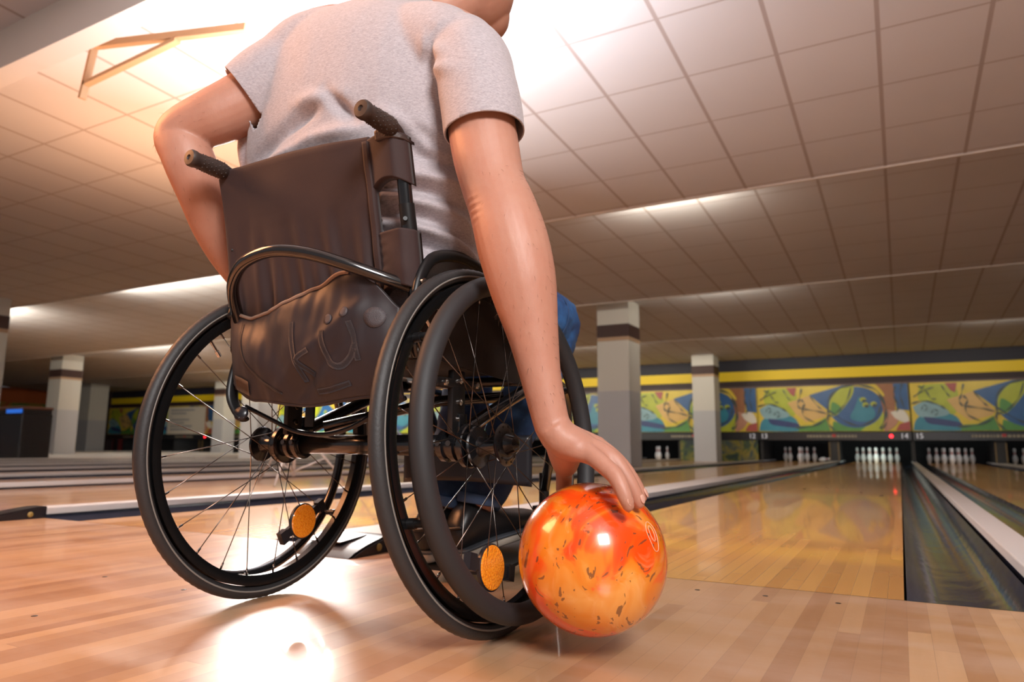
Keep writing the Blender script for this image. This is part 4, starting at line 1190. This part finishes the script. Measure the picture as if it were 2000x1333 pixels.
RS = [(-.640, -.705, 1.000, .062), (-.600, -.722, .955, .069), (-.578, -.737, .900, .0685), (-.564, -.743, .850, .0675), (-.556, -.746, .800, .0665), (-.550, -.748, .755, .0655)]
limb(bm, RS, 5, 30); ball_(bm, (-.625, -.712, .985), .068)
LS = [(-1.00, -.745, 1.045, .072), (-1.030, -.770, 1.005, .076), (-1.060, -.793, .972, .073), (-1.078, -.806, .958, .071)]
limb(bm, LS, 5, 30); ball_(bm, (-1.005, -.745, 1.04), .073)
me = fuse(bm, .0048, 10)
b = bmesh.new(); b.from_mesh(me)
ra = (V(RS[5][:3])-V(RS[3][:3])).normalized(); la = (V(LS[3][:3])-V(LS[1][:3])).normalized()
# only the sleeve tube is cut: restrict the geometry by distance from its axis
def cut(co, no, rad, zmin=-9, ymax=9, far=9):
    geom = [f for f in b.faces if (f.calc_center_median()-co).length < .12 and f.calc_center_median().z > zmin and (f.calc_center_median()-co).dot(no) < far and f.calc_center_median().y < ymax and ((f.calc_center_median()-co)-no*(f.calc_center_median()-co).dot(no)).length < rad]
    vs = {v for f in geom for v in f.verts}; es = {e for f in geom for e in f.edges}
    bmesh.ops.bisect_plane(b, geom=list(vs)+list(es)+geom, plane_co=co, plane_no=no, clear_outer=True)


cut(V((-.5575, -.7455, .806)), ra, .0735)
cut(V((-1.068, -.799, .966)), la, .084, .85, -.71, .022)
bmesh.ops.bisect_plane(b, geom=b.verts[:]+b.edges[:]+b.faces[:], plane_co=V((0, 0, .515)), plane_no=V((0, 0, -1)), clear_outer=True)
cut(V((-.815, -.63, 1.165)), V((0, 0, 1)), .16)
b.normal_update(); b.verts.ensure_lookup_table(); b.verts.index_update(); NV = [v.normal.copy() for v in b.verts]
FOLD = [('b', (-.835, .915), (-.775, .850), .011, -.016), ('b', (-.850, .890), (-.94, .858), .013, -.014), ('b', (-.93, .862), (-1.03, .825), .014, -.012), ('b', (-.80, .900), (-.90, .905), .016, .010),
        ('b', (-.76, .835), (-.88, .835), .013, .012), ('b', (-.87, .832), (-1.02, .800), .013, .013), ('b', (-.76, .800), (-1.0, .795), .010, -.012), ('b', (-.72, .835), (-.66, .78), .012, -.012), ('b', (-.735, .865), (-.66, .83), .013, .008),
        ('b', (-.70, .86), (-.64, .80), .010, -.008), ('b', (-.645, 1.00), (-.640, .84), .010, -.006), ('b', (-.655, .98), (-.60, .93), .014, .007), ('b', (-.655, .93), (-.58, .90), .012, .006), ('b', (-1.08, 1.05), (-1.09, .90), .014, -.010),
        ('b', (-1.09, .97), (-1.11, .83), .010, .008), ('b', (-1.06, .93), (-1.10, .80), .010, -.007), 
        ('s', (-.84, .765), (-.66, .745), .010, .010), ('s', (-.84, .745), (-.66, .715), .009, -.010), ('s', (-.84, .735), (-.65, .685), .010, .010), ('s', (-.83, .710), (-.64, .655), .009, -.010), ('s', (-.83, .695), (-.62, .63), .010, .011),
        ('s', (-.82, .67), (-.63, .60), .009, -.010), ('s', (-.82, .65), (-.62, .575), .010, .010), ('s', (-.80, .62), (-.62, .55), .009, -.009), ('s', (-.79, .59), (-.60, .53), .010, .009), ('s', (-.80, .79), (-.66, .78), .010, -.007)]
for v in b.verts:
    p = v.co; s = 0
    for kd, a, c, wd, dp_ in FOLD: s += crease(p, kd, a, c, wd, dp_)
    s += .0022*noise.noise(p*9)+.0012*noise.noise(V((p.x*22, p.y*22, p.z*9)))
    if p.z < .80: s += .003*noise.noise(V((p.x*10, p.y*10, p.z*34)))*min(1, (.80-p.z)/.1)
    v.co = p+NV[v.index]*s
bmesh.ops.solidify(b, geom=b.faces[:], thickness=.0022)
me2 = bpy.data.meshes.new('shirt'); b.to_mesh(me2); b.free()
sh = obj('t_shirt', me2, SHIRT, man, label='heather grey short-sleeved t-shirt')
# stitched sleeve hem and shoulder seam
b = bmesh.new()
e1 = V((-.5585, -.7455, .822)); a1 = ra.cross(V((0, 1, 0))).normalized(); a2 = ra.cross(a1)
tube(b, [e1+(a1*math.cos(t)+a2*math.sin(t))*.0672 for t in [2*PI*i/60 for i in range(60)]], .0008, 6, closed=True)
SEAMM = mat('shirt_thread', (.26, .23, .25), .8)
#obj('hem_stitch', b, SEAMM, sh)
b.free()

# jeans
bm = bmesh.new()
loft(bm, [(-.862, -.60, .49, .19, 0, 0, 0, .12, 0), (-.862, -.60, .53, .20, 0, 0, 0, .13, 0), (-.862, -.62, .575, .21, 0, 0, 0, .138, 0)], 4, 36)
RJ = [(x, y, z, r+.012) for x, y, z, r in RL]; LJ = [(x, y, z, r+.012) for x, y, z, r in LL]
RJ[-1] = (-.858, -.245, .175, .050); LJ[-1] = (-.950, -.26, .170, .050); RJ[-2] = (*RJ[-2][:3], .056); LJ[-2] = (*LJ[-2][:3], .056)
limb(bm, RJ, 6, 28); limb(bm, LJ, 6, 28)
me = fuse(bm, .0048, 6)
NRM = [v.normal.copy() for v in me.vertices]
for v, vn in zip(me.vertices, NRM):
    p = v.co; s = .004*noise.noise(V((p.x*18, p.y*18, p.z*30)))+.003*noise.noise(p*45)
    if p.y > -.26 and p.z > .45: s += .006*noise.noise(V((p.x*16, p.y*30, p.z*48+p.y*30)))
    v.co = p+vn*s
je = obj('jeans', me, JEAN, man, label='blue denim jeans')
b = bmesh.new(); tube(b, [(-.722+.072*math.cos(t), -.20+.02*math.sin(t), .60+.072*math.sin(t)) for t in [2*PI*i/40 for i in range(40)]], .0012, 6, closed=True)
obj('knee_seam', b, mat('denim_seam', (.02, .05, .13), .8), je)
for (x, y, z) in ((-.858, -.245, .178), (-.950, -.26, .172)):
    b = bmesh.new(); lathe(b, [(-.012, .048), (-.010, .0525), (.010, .0535), (.012, .049)], (x, y, z), (.1, .15, 1), 32)
    obj('cuff', b, mat('denim_cuff', (.045, .08, .16), .85), je)


# shoes
def shoe(heel, toe, lift):
    """heel and toe points of the sole underside"""
    h0, t0 = V(heel), V(toe); d = (t0-h0); L = d.length; d.normalize(); sx = d.cross(V((0, 0, 1))).normalized(); u = sx.cross(d).normalized()
    def ringset(prof, pw=2.4):
        b = bmesh.new(); q = catmull(prof, 5)
        rings(b, [h0+d*(s[0]*L)+u*s[1]+sx*s[4] for s in q], [sx*s[2] for s in q], [u*s[3] for s in q], 32, True, power=pw); return b
    return ringset([(.0, .050, .022, .022, 0), (.03, .055, .031, .034, 0), (.12, .068, .036, .048, 0), (.25, .072, .037, .052, 0), (.38, .066, .038, .045, 0), (.52, .054, .042, .034, 0), (.68, .046, .046, .027, .003), (.82, .042, .044, .022, .003), (.94, .036, .032, .016, .002), (1.0, .030, .014, .008, 0)]), \
        ringset([(-.01, .012, .022, .010, 0), (.02, .012, .034, .013, 0), (.12, .012, .038, .013, 0), (.30, .013, .037, .012, 0), (.5, .012, .042, .012, .0), (.70, .012, .049, .012, .003), (.85, .013, .046, .011, .003), (.96, .015, .034, .010, .002), (1.02, .018, .014, .008, 0)], 3.5), \
        ringset([(-.012, .024, .024, .0035, 0), (.02, .024, .036, .0045, 0), (.12, .025, .040, .0045, 0), (.30, .025, .039, .0045, 0), (.5, .024, .044, .0045, .0), (.70, .023, .051, .0045, .003), (.85, .023, .048, .0045, .003), (.96, .023, .036, .0045, .002), (1.02, .024, .016, .003, 0)], 3.5), (h0, d, u, sx, L)


LEA = mat('shoe_leather', (.010, .009, .010), .35, bump=(120, .2, .001)); SOLE = mat('sole_rubber', (.32, .27, .22), .6); MID = mat('midsole_grey', (.05, .055, .065), .6); LACE = mat('lace', (.35, .33, .32), .8)
for heel, toe in (((-.885, -.305, .044), (-.815, -.045, .098)), ((-.962, -.325, .038), (-.935, -.055, .080))):
    up_, so, mi_, (h0, d, u, sx, L) = shoe(heel, toe, 0)
    s = obj('shoe', up_, LEA, man, True, 'black leather lace-up shoe with grey and cream sole')
    obj('outsole', so, SOLE, s); obj('midsole', mi_, MID, s)
    b = bmesh.new()
    for k in range(4):
        c = h0+d*L*(.40+.07*k)+u*(.110-.014*k); tube(b, [c-sx*.022-u*.006, c, c+sx*.022-u*.006], .0022, 6, smooth=3)
    obj('laces', b, LACE, s)
    b = bmesh.new(); tube(b, [h0+d*L*.02+u*.078+sx*.034, h0-d*L*.02+u*.076, h0+d*L*.02+u*.078-sx*.034], .004, 8, smooth=5); obj('heel_collar', b, LEA, s)
b = bmesh.new(); bmesh.ops.create_uvsphere(b, u_segments=32, v_segments=24, radius=1, matrix=Matrix.Translation(HD+V((0, -.018, .030))) @ Matrix.Rotation(.35, 4, 'X') @ Matrix.Diagonal((.0855, .102, .107, 1)))
obj('hair', b, mat('hair', (.05, .03, .02), .7), man)
for s in (-1, 1):
    b = bmesh.new(); bmesh.ops.create_uvsphere(b, u_segments=16, v_segments=12, radius=.012, matrix=Matrix.Translation(HD+V((s*.031, .083, -.012)))); obj('eye', b, mat('eye_white', (.6, .58, .55), .2), man)
# nails of the fingers that show them
for F, nx in ((FING[0], V((.6, -.5, .35))), (FING[1], V((.75, -.25, .35))), (FING[2], V((.8, 0, .35)))):
    p = V(F[-1][:3])*.6+V(F[-2][:3])*.4; n_ = nx.normalized(); b = bmesh.new()
    dd = (V(F[-1][:3])-V(F[-2][:3])).normalized(); bmesh.ops.create_uvsphere(b, u_segments=14, v_segments=8, radius=1, matrix=Matrix.Translation(p+n_*.0088) @ Matrix((dd.cross(n_).normalized()*.0055, dd*.0075, n_*.0014)).transposed().to_4x4())
    obj('fingernail', b, mat('nail', (.66, .38, .30), .3), man)

# fine hair on the arms
random.seed(11); b = bmesh.new()
for ARM, n in ((RARM, 420), (LARM, 160)):
    q = catmull(ARM[3:-1], 6)
    for k in range(n):
        i = random.randrange(1, len(q)-2); c = V(q[i][:3]); d = (V(q[i+1][:3])-V(q[i-1][:3])).normalized(); a = random.uniform(0, 2*PI)
        e = d.cross(V((0, 1, 0))).normalized(); f_ = d.cross(e); o_ = e*math.cos(a)+f_*math.sin(a)
        if o_.y < -.3 and ARM is RARM and random.random() < .5: continue
        p = c+o_*(q[i][3]*.97); tg = (d*random.uniform(.6, 1.1)+o_*random.uniform(.2, .7)+V((random.uniform(-.3, .3), 0, 0))).normalized(); L = random.uniform(.006, .012)
        tube(b, [p, p+tg*L*.5+o_*L*.08, p+tg*L], [.00016, .00013, .00005], 3, hint=(0, 1, 0))
h_ = obj('arm_hair', b, mat('arm_hair_brown', (.12, .06, .035), .6), man); h_['kind'] = 'stuff'
